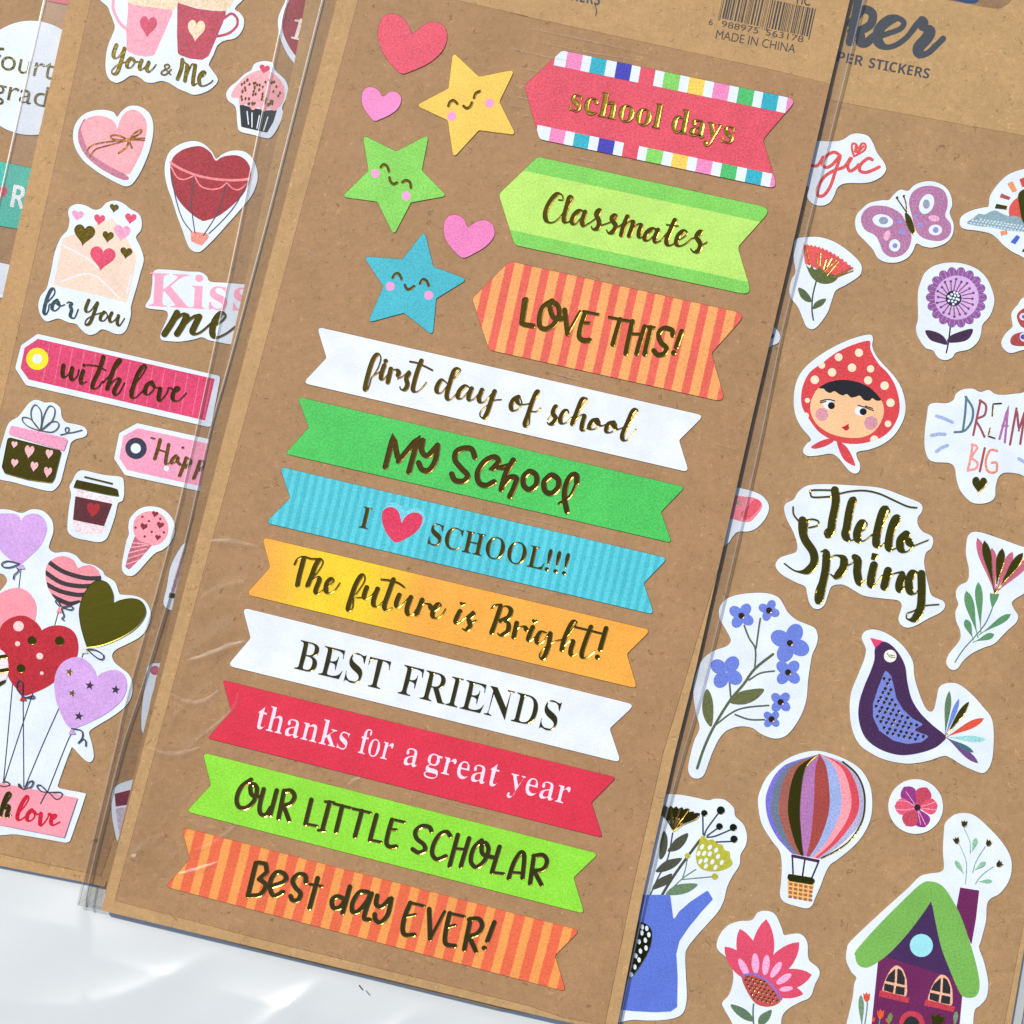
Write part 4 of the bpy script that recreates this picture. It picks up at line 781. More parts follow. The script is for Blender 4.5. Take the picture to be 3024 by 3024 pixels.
for q in ((558,1202,25), (785,1245,25)): s.part('pupil', [circ(*q)], pp(28, 28, 32), step=False)
s.part('eyelash', many(st, '478,1170 530,1158 582,1168|480,1182 520,1172|750,1200 800,1215 858,1238|800,1205 852,1222', 8), ink((36, 32, 34)), step=False)
s.part('mouth', [S('633,1357 660,1345 682,1332 680,1345 685,1362 665,1380 645,1368')], pp(196, 44, 46), step=False)
# dream big
s = sm('word_sticker', '1255,1200 1300,1182 1380,1185 1430,1160 1450,1115 1500,1085 1570,1082 1620,1105 1680,1090 1730,1120 1800,1125 1900,1115 2080,1120 2080,1730 1900,1690 1800,1680 1752,1710 1730,1780 1725,1850 1690,1887 1620,1902 1550,1887 1480,1810 1450,1720 1440,1650 1400,1612 1300,1605 1250,1580 1225,1500 1225,1400 1240,1280', 'white sticker reading DREAM BIG in coloured thin letters')
for q, c in (('1520,1140 1512,1260 1495,1388|1515,1140 1565,1220 1560,1310 1510,1380 1437,1392', (92,124,134)), ('-1622,1165 1570,1412|1617,1165 1660,1200 1650,1270 1592,1302 1620,1360 1650,1425', (158,84,84)), ('-1757,1440 1820,1205 1795,1465|-1778,1345 1815,1347', (176,112,164)), ('-1832,1480 1880,1215 1895,1380 1945,1220 1905,1475', (158,80,84)), ('1565,1480 1550,1580 1530,1665|1560,1480 1600,1500 1560,1570 1600,1610 1588,1650 1530,1665', (240,156,144)), ('-1652,1505 1617,1670', (176,80,76)), ('1740,1525 1692,1520 1660,1590 1672,1668 1730,1675 1737,1612 1702,1610', (232,146,112))): s.part('letter', many(st, q, 17), pp(*c), step=False)
s.part('ray', many(st, '1307,1276 1365,1295 1422,1320|1272,1415 1320,1405 1368,1407|1307,1530 1340,1505 1385,1486|1895,1580 1960,1620', 23), pp(166, 182, 216), step=False)
s.foil('letter', many(st, '-1772,1186 1712,1190 1705,1275|-1690,1365 1677,1420 1724,1435', 11), FG, rim=.04)
s.foil('heart', [heart(1613,1772,108,122,.1)], FG, rim=.08)
fr('G')
s = sm('word_sticker', '365,92 420,75 540,72 700,80 850,90 950,110 1080,160 1180,200 1208,235 1200,275 1175,310 1175,360 1210,410 1270,440 1285,480 1270,530 1235,560 1220,620 1230,700 1250,790 1270,860 1310,885 1355,905 1370,940 1340,985 1250,1030 1160,1080 1100,1095 1055,1075 1038,1030 1055,970 1060,930 1030,900 950,890 800,870 720,830 670,800 620,787 560,802 535,860 510,930 470,962 430,955 400,915 385,850 370,802 300,770 210,720 165,670 165,630 200,592 270,570 310,550 315,500 290,420 240,320 222,250 235,210 290,180 320,130', 'white sticker reading Hello Spring in gold brush letters')
s.foil('lettering', many(pen, '583,115 590,200 565,330 555,400 530,438 508,425 525,392 568,392|742,192 715,178 688,260 668,380 657,430 682,468 722,465 770,420|747,420 800,390 812,350 780,343 747,400 742,450 762,478 800,470 850,430|850,440 930,360 972,270 955,243 925,270 892,380 877,480 892,515 930,500 970,440|960,440 1020,380 1047,320 1030,308 1000,350 972,450 967,520 987,540 1030,520 1060,480|1092,430 1052,470 1052,530 1090,555 1135,520 1130,480 1110,478 1140,510 1200,490 1252,470|352,330 352,400 372,470 430,560 432,640 380,692 300,690 223,638|485,552 520,560 517,680 492,800 470,902 443,900 450,830 487,740|527,630 580,580 642,600 642,670 590,732 553,715|640,662 700,640 740,602 720,588 747,620 742,700 762,782 802,758|862,650 842,740 842,797 880,780 920,722|962,690 950,740 935,802|945,772 1000,712 1062,710 1042,790 1052,832 1092,790|1192,710 1140,700 1110,770 1122,840 1160,850 1197,790|1200,712 1202,850 1192,960 1150,1032 1098,1032 1098,995 1140,978 1220,940 1327,930', 60, 11)
   + many(st, '580,115 420,115 410,140 430,165 552,160|615,140 700,122 800,118 900,140 1000,185 1100,230 1168,240|285,235 290,290 330,340|350,335 400,325|380,435 397,330 460,332 462,365 400,382', 13) + [rp('848,560 897,572 872,618 838,608', 6)], FG, rim=.09)
fr('O')
s = sm('flower_sticker', '1505,970 1540,905 1620,865 1740,848 1850,850 1930,880 1970,940 2000,990 2060,1040 2130,1070 2190,1100 2210,1160 2200,1220 2170,1290 2155,1370 2140,1480 2130,1600 2100,1700 2050,1790 1990,1860 1930,1885 1870,1880 1800,1850 1740,1810 1650,1800 1560,1830 1505,1890 1470,1960 1445,2020 1417,2100 1390,2155 1345,2172 1305,2155 1285,2100 1305,1990 1330,1900 1367,1808 1340,1700 1322,1560 1340,1430 1390,1320 1470,1260 1560,1227 1590,1185 1560,1120 1515,1040', 'white sticker of a sprig of blue forget me nots')
GST = pp(92, 102, 72, grain=.15)
s.part('stem', many(st, '1350,2098 1400,1950 1470,1800 1580,1620 1680,1500 1760,1390 1890,1285', 20) + many(st, '1685,1080 1720,1170 1765,1250 1760,1390|1800,1030 1785,1130 1770,1240|1720,1470 1800,1420 1900,1405|1580,1485 1590,1600|1480,1790 1600,1700 1700,1665 1860,1650|1620,1715 1720,1750 1830,1752', 13), GST)
for q in ('1415,1533 1455,1590 1466,1700 1450,1802 1400,1740 1385,1640', '1583,1622 1640,1560 1730,1535 1827,1534 1780,1600 1700,1640 1620,1642'): s.part('leaf', [S(q)], pp(104, 108, 66, grain=.2), step=False)
BLU = pp(112, 132, 212, grain=.12)
for cx, cy, r, g_, a0 in ((1665,1010,92,1,.6), (1862,972,74,1,.4), (1558,1412,120,0,.6), (2011,1205,138,1,.45), (1998,1414,96,1,.75), (1945,1626,78,1,.75), (1880,1748,64,1,.75)):
    h_ = s.part('flower', [ell(cx+r*.55*math.cos(a0+k*1.571), cy+r*.55*math.sin(a0+k*1.571), r*.52, r*.42, a0+k*1.571) for k in range(4)], BLU, step=False)
    if g_: s.foil('flower_center', [circ(cx, cy, 22)], foil((120, 90, 60), .3, .6), rim=.05)
s = sm('strawberry_sticker', '1450,60 1560,68 1640,95 1740,120 1820,160 1862,230 1840,310 1780,380 1720,408 1640,412 1600,450 1560,500 1440,540', 'white edged strawberry sticker half hidden under the centre sheet')
s.part('fruit', [S('1540,150 1600,150 1680,160 1760,170 1812,210 1800,260 1740,330 1690,342 1600,320 1540,300')], pp(240, 132, 146, grain=.14)); s.part('fruit_cut', [S('1660,285 1700,240 1760,180 1800,195 1795,240 1730,310 1690,325')], pp(226, 92, 104), step=False)
s.part('leaf', [S('1620,195 1650,190 1655,215 1630,220')], pp(150, 160, 130))
fr('G')
s = sm('flower_sticker', '1535,440 1572,412 1640,420 1760,460 1932,520 2060,540 2060,760 1932,852 1870,890 1845,920 1860,960 1890,1010 1875,1060 1820,1110 1780,1150 1720,1210 1640,1240 1560,1280 1500,1330 1460,1385 1420,1397 1387,1370 1380,1330 1400,1280 1450,1220 1480,1170 1475,1110 1450,1050 1445,980 1465,930 1450,880 1450,830 1480,790 1532,760 1540,680 1520,580 1522,500', 'white sticker of a pink and gold striped tulip with green leaves')
PT = pp(198, 104, 124, grain=.12)
s.part('petal', [tear(*t, 1725, 855, 62, peak=.72) for t in ((1598,452), (1703,525), (1850,552), (1975,600))], PT)
s.foil('petal', [tear(*t, 1725, 855, 62, peak=.75) for t in ((1648,472), (1778,528), (1925,560))], FG, rim=.07)
GRN = pp(96, 146, 98, grain=.12)
s.part('stem', many(st, '1705,960 1660,1060 1590,1150 1500,1250 1440,1342', 9), pp(96, 128, 96), step=False)
s.part('calyx', [rp('1688,850 1757,855 1740,900 1705,962 1690,900', 4)], GRN, step=False)
for q in ((1520,832,1605,1170,66), (1605,768,1625,1140,56), (1515,1035,1572,1185,52), (1838,998,1608,1148,48), (1720,1142,1565,1200,46)): s.part('leaf', [tear(*q, peak=.74)], GRN, step=False)
s = sm('bird_sticker', '775,1170 800,1122 860,1108 940,1130 1020,1180 1090,1250 1140,1340 1150,1440 1180,1550 1220,1650 1255,1692 1290,1680 1310,1600 1330,1520 1390,1490 1470,1500 1560,1570 1640,1660 1700,1740 1717,1850 1710,2000 1690,2080 1655,2126 1610,2128 1500,2080 1400,2020 1350,2012 1240,2047 1100,2065 950,2040 840,1990 760,1930 710,1830 690,1700 700,1560 750,1430 790,1330 805,1250', 'white sticker of a dark purple bird with a blue wing')
s.part('tail_feather', [tear(1400,1545,1368,1872,46)], pp(98, 128, 92), step=False); s.part('tail_feather', [tear(1470,1600,1370,1872,36)], pp(110, 140, 210), step=False)
s.foil('tail_feather', [tear(1540,1622,1372,1872,46)], FG, rim=.06)
for q, c in (((1648,1742,1376,1876,54), (222,86,62)), ((1660,1895,1380,1876,46), (160,218,212)), ((1606,2062,1380,1880,48), (116,76,128)), ((1575,1985,1380,1880,36), (70,110,120))): s.part('tail_feather', [tear(*q)], pp(*c), step=False)
BOD = '870,1240 920,1195 980,1215 1040,1280 1085,1370 1100,1480 1130,1600 1190,1700 1280,1790 1372,1868 1350,1912 1280,1960 1150,1997 1030,2002 900,1960 800,1880 755,1760 755,1640 790,1520 840,1400 865,1320'
s.part('body', [S(BOD)], pp(72, 46, 82, grain=.18))
s.part('beak', [rp('833,1166 927,1190 870,1242', 4)], pp(230, 70, 110), step=False)
s.part('eye', [circ(978,1298,45)], pp(244, 240, 224)); s.part('eyelid', many(st, '955,1280 972,1300 995,1308|975,1290 1010,1295|990,1305 1012,1310', 6), ink((110, 100, 50)), step=False)
WG = rp('945,1396 985,1440 1003,1510 1022,1600 1070,1680 1140,1745 1220,1785 1140,1825 1258,1870 1200,1912 1100,1925 1000,1900 900,1830 855,1730 855,1640 890,1530 925,1440', 14)
s.part('wing', [WG], pp(120, 134, 206, grain=.12))
def inpoly(p, x, y):
    c = False; q = p[-1]
    for r in p:
        if (r[1] > y) != (q[1] > y) and x < (q[0]-r[0])*(y-r[1])/(q[1]-r[1])+r[0]: c = not c
        q = r
    return c
gw = []
for i in range(12):
    for j in range(14):
        x, y = 855+i*40+(j % 2)*20+j*4, 1440+j*36+i*9
        if all(inpoly(WG, *pt(x+dx, y+dy)) for dx, dy in ((14,0), (-14,0), (0,14), (0,-14))): gw.append(circ(x, y, 12, n=10))
s.foil('wing_dot_pattern', gw, foil((120, 100, 90), .3, .8), rim=.04)
fr('H')
s = sm('balloon_sticker', '35,350 50,270 100,170 190,80 300,15 440,-17 560,5 680,55 770,120 830,220 850,340 837,470 780,590 700,680 600,760 547,800 510,870 480,950 440,1040 420,1087 380,1107 290,1087 220,1060 192,1010 200,920 205,800 190,702 130,620 60,500', 'white sticker of a striped hot air balloon with a wicker basket')
ENV = S('88,350 105,260 160,150 260,60 380,15 475,5 560,20 660,75 740,150 790,250 803,360 780,490 700,620 600,700 480,755 380,742 280,718 240,680 170,600 110,480')
mx = [60, 125, 180, 248, 335, 432, 545, 630, 700, 757, 830]
def meridian(i):
    xm = mx[i]; bx, by = 280+20*i, 718+3.8*i
    return cat([pt(*q) for q in ((475,5), (475+(xm-475)*.74, 120), (xm, 385), (bx+(xm-bx)*.55, 610), (bx, by))], 6)
cols = [(122,112,204), (108,122,140), (164,96,84), None, (178,120,172), (168,74,66), (160,176,220), (248,160,166), (222,78,88), (180,176,204)]
gl = [([meridian(i)+meridian(i+1)[::-1]], pp(*c, grain=.15)) for i, c in enumerate(cols) if c]
s.z += 6e-6
o = slab('envelope', [(union(p_, clip=ENV), m) for p_, m in gl], s.z-8e-6, s.z, s.org, s.root)
s.foil('gore', [meridian(3)+meridian(4)[::-1]], foil((140, 120, 42), .28, .12), rim=.06, clip=ENV)
s.foil('gold_edge', many(st, '640,62 730,140 782,240 797,360 775,490 698,615 600,692 490,748', 13), FG, rim=.05)
s.part('collar', [rp('275,720 477,762 470,783 270,742', 4)], pp(74, 44, 74), step=False)
for q in '280,740 285,862|368,765 352,877|465,780 418,892'.split('|'): s.part('rope', st(q, 12), pp(58, 44, 60), step=False)
s.part('basket', [rp('245,900 438,935 407,1040 395,1057 340,1047 262,1022 248,1005', 16)], pp(244, 190, 112, grain=.1))
s.part('basket_weave', [rp([pt(256+i*36-j*1, 922+j*30+i*6), pt(282+i*36-j*1, 927+j*30+i*6), pt(280+i*36-j*2, 946+j*30+i*6), pt(255+i*36-j*2, 941+j*30+i*6)], 3) for i in range(5) for j in range(4)], pp(172, 104, 66), step=False)
s.foil('basket_rim', [rp('250,860 425,888 442,908 430,940 258,912 243,890', 14)], foil((120, 108, 40), .3, .5), rim=.06)
s = sm('flower_sticker', circ(1160, 381, 195, n=56), 'round white sticker of a six petalled pink and purple flower')
for tx, ty, c in ((1075,240,(150,58,130)), (1240,245,(198,74,96)), (1318,375,(226,88,110)), (1225,530,(146,54,128)), (1090,520,(196,74,90)), (1008,378,(228,92,116))):
    q = s.part('petal', [tear(tx, ty, 1170, 388, 118, peak=.66)], pp(*c), step=False)
s.z += 6e-6
s.part('petal_line', many(st, '1170,388 1090,275|1170,388 1095,345 1025,342|1170,388 1095,405 1020,402|1170,388 1240,370 1305,345|1170,388 1250,400 1308,405|1170,388 1230,510|1170,388 1195,510', 5), pp(246, 170, 190)); s.part('flower_eye', [circ(1172,388,23)], pp(60, 32, 52))
# cottage
s = sm('cottage_sticker', '1362,560 1372,500 1430,445 1500,428 1580,445 1680,530 1780,640 1835,740 1844,830 1820,920 1760,1000 1692,1040 1667,1090 1660,1200 1622,1350 1612,1390 1650,1500 1677,1640 1665,1740 1620,1800 1582,1832 1570,1932 1570,2080 650,2080 668,1932 680,1880 710,1750 722,1650 737,1602 700,1560 665,1480 670,1400 700,1340 900,1150 1100,970 1190,882 1260,860 1330,850 1362,820 1355,700', 'white sticker of a purple cottage with a green roof')
PL = pp(112, 42, 88, grain=.12); GPU = pp(72, 46, 88, grain=.12); ROOF = pp(124, 180, 84, grain=.12); SILL = pp(200, 66, 78); TRIM = pp(246, 186, 150); DK = pp(48, 48, 50)
s.part('chimney', [rp('1477,958 1613,980 1590,1180 1557,1370 1490,1200 1450,1100', 6)], PL, step=False)
s.part('wall', [rp('940,1440 1430,1560 1492,1730 1460,2080 830,2080 890,1490', 4)], PL); s.part('gable', [rp('1268,1050 1310,1210 1360,1380 1425,1602 940,1452 1100,1270 1200,1140', 4)], GPU)
s.part('roof', [rp('1265,1062 1200,1160 1100,1285 980,1420 890,1492', 0)[::1]*0 or S('1200,930 1270,915 1340,940 1400,1010 1480,1160 1540,1330 1590,1500 1615,1640 1600,1720 1550,1745 1490,1730 1450,1660 1400,1540 1340,1380 1300,1200 1276,1075 1268,1060 1258,1075 1200,1160 1100,1290 980,1420 890,1490 810,1530 750,1510 728,1450 740,1400 900,1220 1080,1040')], ROOF)
s.part('round_window', [circ(1200,1372,82)], pp(160, 228, 230, grain=.05))
for dx, dy in ((0, 0), (325, 65)):
    q = s.part('window', [S(f'{925+dx},{1700+dy} {935+dx},{1640+dy} {955+dx},{1590+dy} {990+dx},{1535+dy} {1025+dx},{1515+dy} {1065+dx},{1540+dy} {1090+dx},{1600+dy} {1097+dx},{1650+dy} {1088+dx},{1735+dy} {1000+dx},{1722+dy}')], TRIM, step=False)
    s.z += 6e-6
    for w_ in (f'{942+dx},{1625+dy} {965+dx},{1580+dy} {1015+dx},{1535+dy} {1010+dx},{1640+dy}', f'{1030+dx},{1533+dy} {1060+dx},{1550+dy} {1082+dx},{1605+dy} {1082+dx},{1655+dy} {1024+dx},{1643+dy}', f'{937+dx},{1642+dy} {1006+dx},{1658+dy} {998+dx},{1712+dy} {932+dx},{1692+dy}', f'{1020+dx},{1660+dy} {1082+dx},{1672+dy} {1078+dx},{1728+dy} {1012+dx},{1716+dy}'): s.part('pane', [rp(w_, 5)], DK, step=False, parent=q)
    s.part('sill', [rp(f'{905+dx},{1690+dy} {1117+dx},{1745+dy} {1105+dx},{1783+dy} {895+dx},{1735+dy}', 5)], SILL, step=False)
    s.z -= 6e-6
s.z += 6e-6
q = s.part('door_arch', [S('1035,1960 1055,1880 1100,1845 1145,1842 1195,1865 1225,1930 1215,2060 1030,2060')], SILL); s.part('door', [S('1065,1960 1080,1910 1110,1880 1145,1880 1175,1900 1190,1950 1185,2060 1060,2060')], DK)
def tulip(x, y, h, m):
    s.part('flower', [rp([pt(x-h*.5, y-h*.7), pt(x-h*.2, y-h*.35), pt(x, y-h*.8), pt(x+h*.25, y-h*.35), pt(x+h*.55, y-h*.65), pt(x+h*.45, y+h*.35), pt(x, y+h*.8), pt(x-h*.4, y+h*.3)], 4)], m, step=False)
ORG_ = pp(232, 88, 52)
tulip(808,1740,48,ORG_); tulip(908,1862,50,ORG_); tulip(858,1900,26,ORG_); tulip(955,1905,22,ORG_)
LGR = pp(120, 150, 112)
s.part('stem', many(st, '815,1780 808,1850 795,1940|905,1890 895,1960', 8), LGR, step=False); s.part('leaf', [tear(768,1722,775,1960,38)], LGR, step=False); s.part('leaf', [tear(985,1850,960,1960,34)], pp(120,140,80), step=False)
s.part('leaf', [tear(1450,1840,1435,1960,34)], LGR, step=False)
s.part('stem', many(st, '1505,540 1545,630 1548,712|1470,650 1520,780 1512,930|1655,665 1590,770 1565,852|1710,810 1630,870 1585,930', 6), pp(150, 190, 160), step=False)
for q in ((1592,605,1562,700,34), (1440,765,1503,860,34), (1658,775,1582,832,34), (1705,912,1610,915,28)): s.part('leaf', [tear(*q)], pp(142, 194, 152), step=False)
for x, y, a in ((1506,503,.0), (1450,622,-.4), (1680,640,.4), (1756,790,.8)):
    h_ = 34; o_ = [(-.65,-.75), (-.2,-.3), (0,-.85), (.25,-.3), (.7,-.7), (.5,.4), (0,.8), (-.5,.4)]
    s.foil('flower', [rp([pt(x+h_*(u*math.cos(a)-v*math.sin(a)), y+h_*(u*math.sin(a)+v*math.cos(a))) for u, v in o_], 4)], FG, rim=.05)
s.foil('flower', [rp('1265,1858 1295,1878 1318,1855 1340,1880 1372,1875 1345,1962 1320,1985 1280,1962', 5)], FG, rim=.07)
# vase
fr('P')
s = sm('vase_sticker', '900,300 1050,285 1150,292 1250,300 1350,320 1430,337 1480,325 1550,335 1610,390 1622,450 1680,510 1705,590 1695,660 1660,722 1650,800 1600,880 1562,960 1540,1050 1500,1130 1430,1210 1340,1310 1280,1390 1265,1450 1270,1600 1275,1750 1250,1850 1180,1892 1050,1907 900,1902 700,1890 650,1500 750,900', 'white sticker of a blue jug holding gold and green flowers')
DG = pp(78, 80, 62, grain=.15); SL = pp(66, 78, 86); YG = pp(186, 182, 58, grain=.12)
s.part('stem', many(st, '1370,620 1280,740 1180,880 1100,1010', 20), DG, step=False)
s.part('stem', many(st, '1175,570 1140,750 1070,890 1015,1012', 11) + many(st, '1390,450 1392,580|1500,430 1420,540 1400,590|1490,540 1420,590|1592,545 1480,592 1420,600|1592,630 1480,635', 12), SL, step=False)
s.part('stem', many(st, '1475,880 1240,902|1340,830 1245,895 1130,1005|1280,750 1265,830 1245,890', 9), pp(110, 136, 110), step=False)
for q in ('1140,702 1160,660 1200,610 1282,570 1270,630 1215,690', '1053,842 1120,772 1200,750 1242,753 1190,812 1110,847', '1027,972 1060,910 1130,870 1172,863 1140,930 1080,960', '1080,752 1085,640 1110,555 1137,600 1135,680 1110,742'): s.part('leaf', [S(q)], DG, step=False)
s.part('leaf', [S('1125,1008 1180,950 1260,930 1352,935 1300,985 1220,1010')], pp(108, 136, 100), step=False)
s.z += 6e-6
s.part('berry_flower', [S('1340,720 1360,650 1375,600 1400,590 1425,620 1460,615 1495,645 1530,655 1545,690 1580,705 1585,745 1602,780 1580,812 1500,842 1400,835 1350,790')], YG)
s.part('dot_pattern', [ell(x, y, 13, 20, .5, n=14) for x, y in ((1385,668), (1440,672), (1485,692), (1360,715), (1400,715), (1440,718), (1372,772), (1412,765), (1498,738), (1458,775), (1412,806), (1480,815), (1525,780))], WR, step=False)
s.part('berry', [circ(1280,732,20)], YG, step=False); s.part('berry', [circ(1475,880,23)], YG, step=False)
for q in ((1400,428,23), (1518,408,29), (1508,523,24), (1607,530,26), (1612,613,26)): s.foil('berry', [circ(*q)], foil((76, 80, 50), .3, .4), rim=.05)
s.part('jug', [rp('940,1010 1157,1010 1180,1195 1220,1130 1300,1060 1424,978 1462,1042 1380,1130 1290,1240 1222,1340 1200,1430 1210,1600 1206,1810 1160,1842 1050,1848 900,1840 700,1820 650,1500', 14)], pp(96, 120, 206, grain=.1))
s.foil('jug_spot', [S('965,1210 1010,1240 1028,1290 1015,1380 980,1460 930,1540 880,1600 800,1650 760,1500 800,1300 900,1210')], foil((88, 78, 34), .28, .3), rim=.08); s.z += 5e-5
s.part('dot_pattern', [ell(x, y, 12, 19, -.1, n=14) for x, y in ((958,1240), (990,1250), (955,1282), (1005,1295), (935,1345), (980,1335), (985,1390), (945,1412), (912,1445), (935,1475), (905,1525), (880,1580))], WR, step=False)
s.foil('fan_flower', [q for k in range(8) for q in [tear(1075+42*k, 372-12*math.sin(k*.45)+k*6+(14 if k > 5 else 0), 1180, 552, 44, bw=.3, peak=.8)]], foil((110, 92, 36), .28, .3), rim=.07)
s.foil('fan_line', many(st, '1165,400 1172,545|1225,400 1180,545|1290,400 1185,548', 9), foil((236, 176, 80), .3, .4), rim=.03)
# pink flower
s = sm('flower_sticker', '1490,1390 1510,1300 1570,1230 1650,1200 1740,1192 1780,1140 1840,1125 1905,1150 1950,1240 1970,1297 2020,1292 2090,1292 2135,1350 2145,1470 2210,1530 2223,1580 2190,1650 2155,1740 2080,1777 1990,1832 1950,1900 1930,2080 1650,2080 1600,1930 1540,1822 1530,1780 1580,1720 1607,1620 1600,1540 1560,1462', 'white sticker of a pink pointed petal flower with a dotted seed head')
PF = pp(222, 80, 104, grain=.12)
s.part('petal', [tear(*q, 1790, 1660, w_, peak=.55) for q, w_ in (((1545,1380),130), ((1653,1252),150), ((1842,1183),160), ((2078,1348),150), ((2168,1580),150), ((2108,1718),110))] + [S('1655,1590 1720,1480 1850,1470 1960,1540 1990,1640 1950,1755 1850,1620')], PF)
s.part('petal_mark', [ell(1682,1530,24,72,-.5), ell(1765,1500,27,72,-.05), ell(1840,1512,26,72,.12), ell(1912,1545,24,66,.6), ell(1968,1610,24,62,1.0), ell(1985,1682,18,48,1.45)], pp(248, 176, 210), step=False)
SH = S('1668,1592 1740,1580 1830,1615 1905,1690 1945,1762 1900,1800 1830,1808 1760,1780 1700,1690')
s.part('stem', many(st, '1752,1790 1748,1860 1757,2000', 12), pp(92, 122, 100), step=False)
for q in ('1588,1793 1660,1810 1720,1850 1757,1912 1690,1902 1620,1850', '1783,1912 1800,1870 1850,1840 1882,1833 1862,1900 1800,1952'): s.part('leaf', [S(q)], pp(98, 122, 92), step=False)
s.z += 6e-6
s.part('seed_head', [SH], pp(196, 84, 82, grain=.18)); s.part('seed_rim', many(st, '1666,1590 1740,1576 1830,1610 1908,1688 1948,1757', 15), pp(142, 112, 196), step=False)
gd = []
for i in range(10):
    for j in range(9):
        x, y = 1680+i*30+(j % 2)*15, 1590+j*28+i*8
        if all(inpoly(SH, *pt(x+dx, y+dy)) for dx, dy in ((14,0), (-14,0), (0,14), (0,-14))): gd.append(circ(x, y, 10, n=10))
s.foil('seed_dot_pattern', gd, foil((200, 150, 80), .3, .9), rim=.03)

# ================================================================== CLEAR SLEEVES AND LOOSE FILM
EDGE = film(.88, .24, .5, 'film_edge'); 
def sleeve(label): 
    return None
def film_part(root, org, name, polys, mat, z, th=3e-5, clip=None):
    return slab(name, [(union(polys, clip), mat)], z-th, z, org, root)
def line_(a, n=14): return cat(a, n)
def band(a, b): return a + b[::-1]
GS2 = 'clear sleeves round the sheets'
# centre sleeve
OUTL = P('I:215,-60 I:205,0 I:115,420 I:0,965 A:1640,1932 B:1270,1932 C:900,1600 D:820,20 D:550,1140')
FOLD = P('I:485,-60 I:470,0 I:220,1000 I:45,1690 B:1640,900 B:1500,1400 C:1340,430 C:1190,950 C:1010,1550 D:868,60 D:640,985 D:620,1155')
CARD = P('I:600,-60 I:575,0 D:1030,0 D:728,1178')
zs_ = Z_MID - .0004
org = world(pt(900, 900, 'B'), zs_); r_ = empty('clear_sleeve', org); tag(r_, 'clear film sleeve whose seams stick out beside the centre sheet', 'sleeve', GS2)
film_part(r_, org, 'side_seam', [band(OUTL, FOLD)], film(.90, .05, .2), zs_)
film_part(r_, org, 'side_fold', [band(FOLD, CARD)], film(.80, .05, .2, 'folded_film'), zs_+2e-5)  # tint combines doubled film with shade beside the card, put into the colour
film_part(r_, org, 'film_edge', ribbon(cat(OUTL, 5), lambda t, v: 2.6), EDGE, zs_+6e-5, 9e-5)
film_part(r_, org, 'film_edge', ribbon(cat([(p[0]+5, p[1]) for p in OUTL], 5), lambda t, v: 1.6), film(.62, .10, .3, 'film_edge'), zs_+5e-5, 9e-5)
film_part(r_, org, 'film_edge', ribbon(cat(FOLD, 5), lambda t, v: 3.4), film(.45, .16, .3, 'film_edge'), zs_+1.2e-4, 1e-4)
film_part(r_, org, 'film_edge', ribbon(cat([(p[0]-4, p[1]) for p in FOLD], 5), lambda t, v: 1.8), EDGE, zs_+1.3e-4, 1e-4)
RC_ = P('E:735,-150 E:692,0 E:548,600 F:297,0 F:2,1265 O:1342,1390 P:1192,0 P:1102,400 P:962,1020 P:784,1945')
RF = P('E:820,-150 E:785,0 E:640,600 F:370,0 F:210,660 F:15,1610 O:1420,1390 P:1250,0 P:1140,400 P:985,1020 P:792,1945')
film_part(r_, org, 'side_fold', [band(RC_, RF)], film(.92, .06, .3, 'folded_film'), zs_)
film_part(r_, org, 'film_edge', ribbon(cat(RF, 5), lambda t, v: 3.0), EDGE, zs_+1.0e-4, 1.2e-4)
film_part(r_, org, 'film_edge', ribbon(cat([(p[0]+3.4, p[1]) for p in RF], 5), lambda t, v: 2.2), film(.6, .08, .3, 'film_edge'), zs_+8e-5, 1.2e-4)
film_part(r_, org, 'film_corner', [P('D:548,1138 D:640,985 D:745,1010 D:722,1180')], film(.93, .06, .2), zs_-4e-4)
film_part(r_, org, 'film_edge', ribbon(cat(P('D:552,1138 D:640,1075 D:715,1018'), 5), lambda t, v: 2), EDGE, zs_-3.4e-4)
film_part(r_, org, 'film_edge', ribbon(cat(P('D:552,1140 D:640,1160 D:722,1180'), 5), lambda t, v: 1.6), EDGE, zs_-3.4e-4)
# raised creases and fine scratches in the film over the centre sheet
CREASE = film(.99, .035, .42, 'creased_film')
def crease(name, s_, wd, hgt, mat=None, z=Z_MID+2.6e-4, one=False):
    c = cat(P(s_), 8); bm = bmesh.new(); rows = []
    for i, p in enumerate(c):
        a, b = c[max(i-1, 0)], c[min(i+1, len(c)-1)]; dx, dy = b[0]-a[0], b[1]-a[1]; l = math.hypot(dx, dy) or 1
        t = i/(len(c)-1); k = math.sin(math.pi*t)**.6 + .02; row = []
        for q, hh in ((-1, 0), (-.5, .55), (-.12, 1), (.12, 1), (.5, .55), (1, 0)):
            w_ = wd/2*k*(1+.12*math.sin(i*.9))
            pw = world((p[0]-dy/l*w_*q, p[1]+dx/l*w_*q), z + hgt*hh*k); row.append(bm.verts.new(pw-org))
        rows.append(row)
    for a, b in zip(rows, rows[1:]):
        for j in range(5):
            f = bm.faces.new((a[j], a[j+1], b[j+1], b[j])); f.smooth = True
    for f in bm.faces:
        f.normal_update()
        if f.normal.z < 0: f.normal_flip()
    return mesh_obj(name, bm, [mat or CREASE], r_)
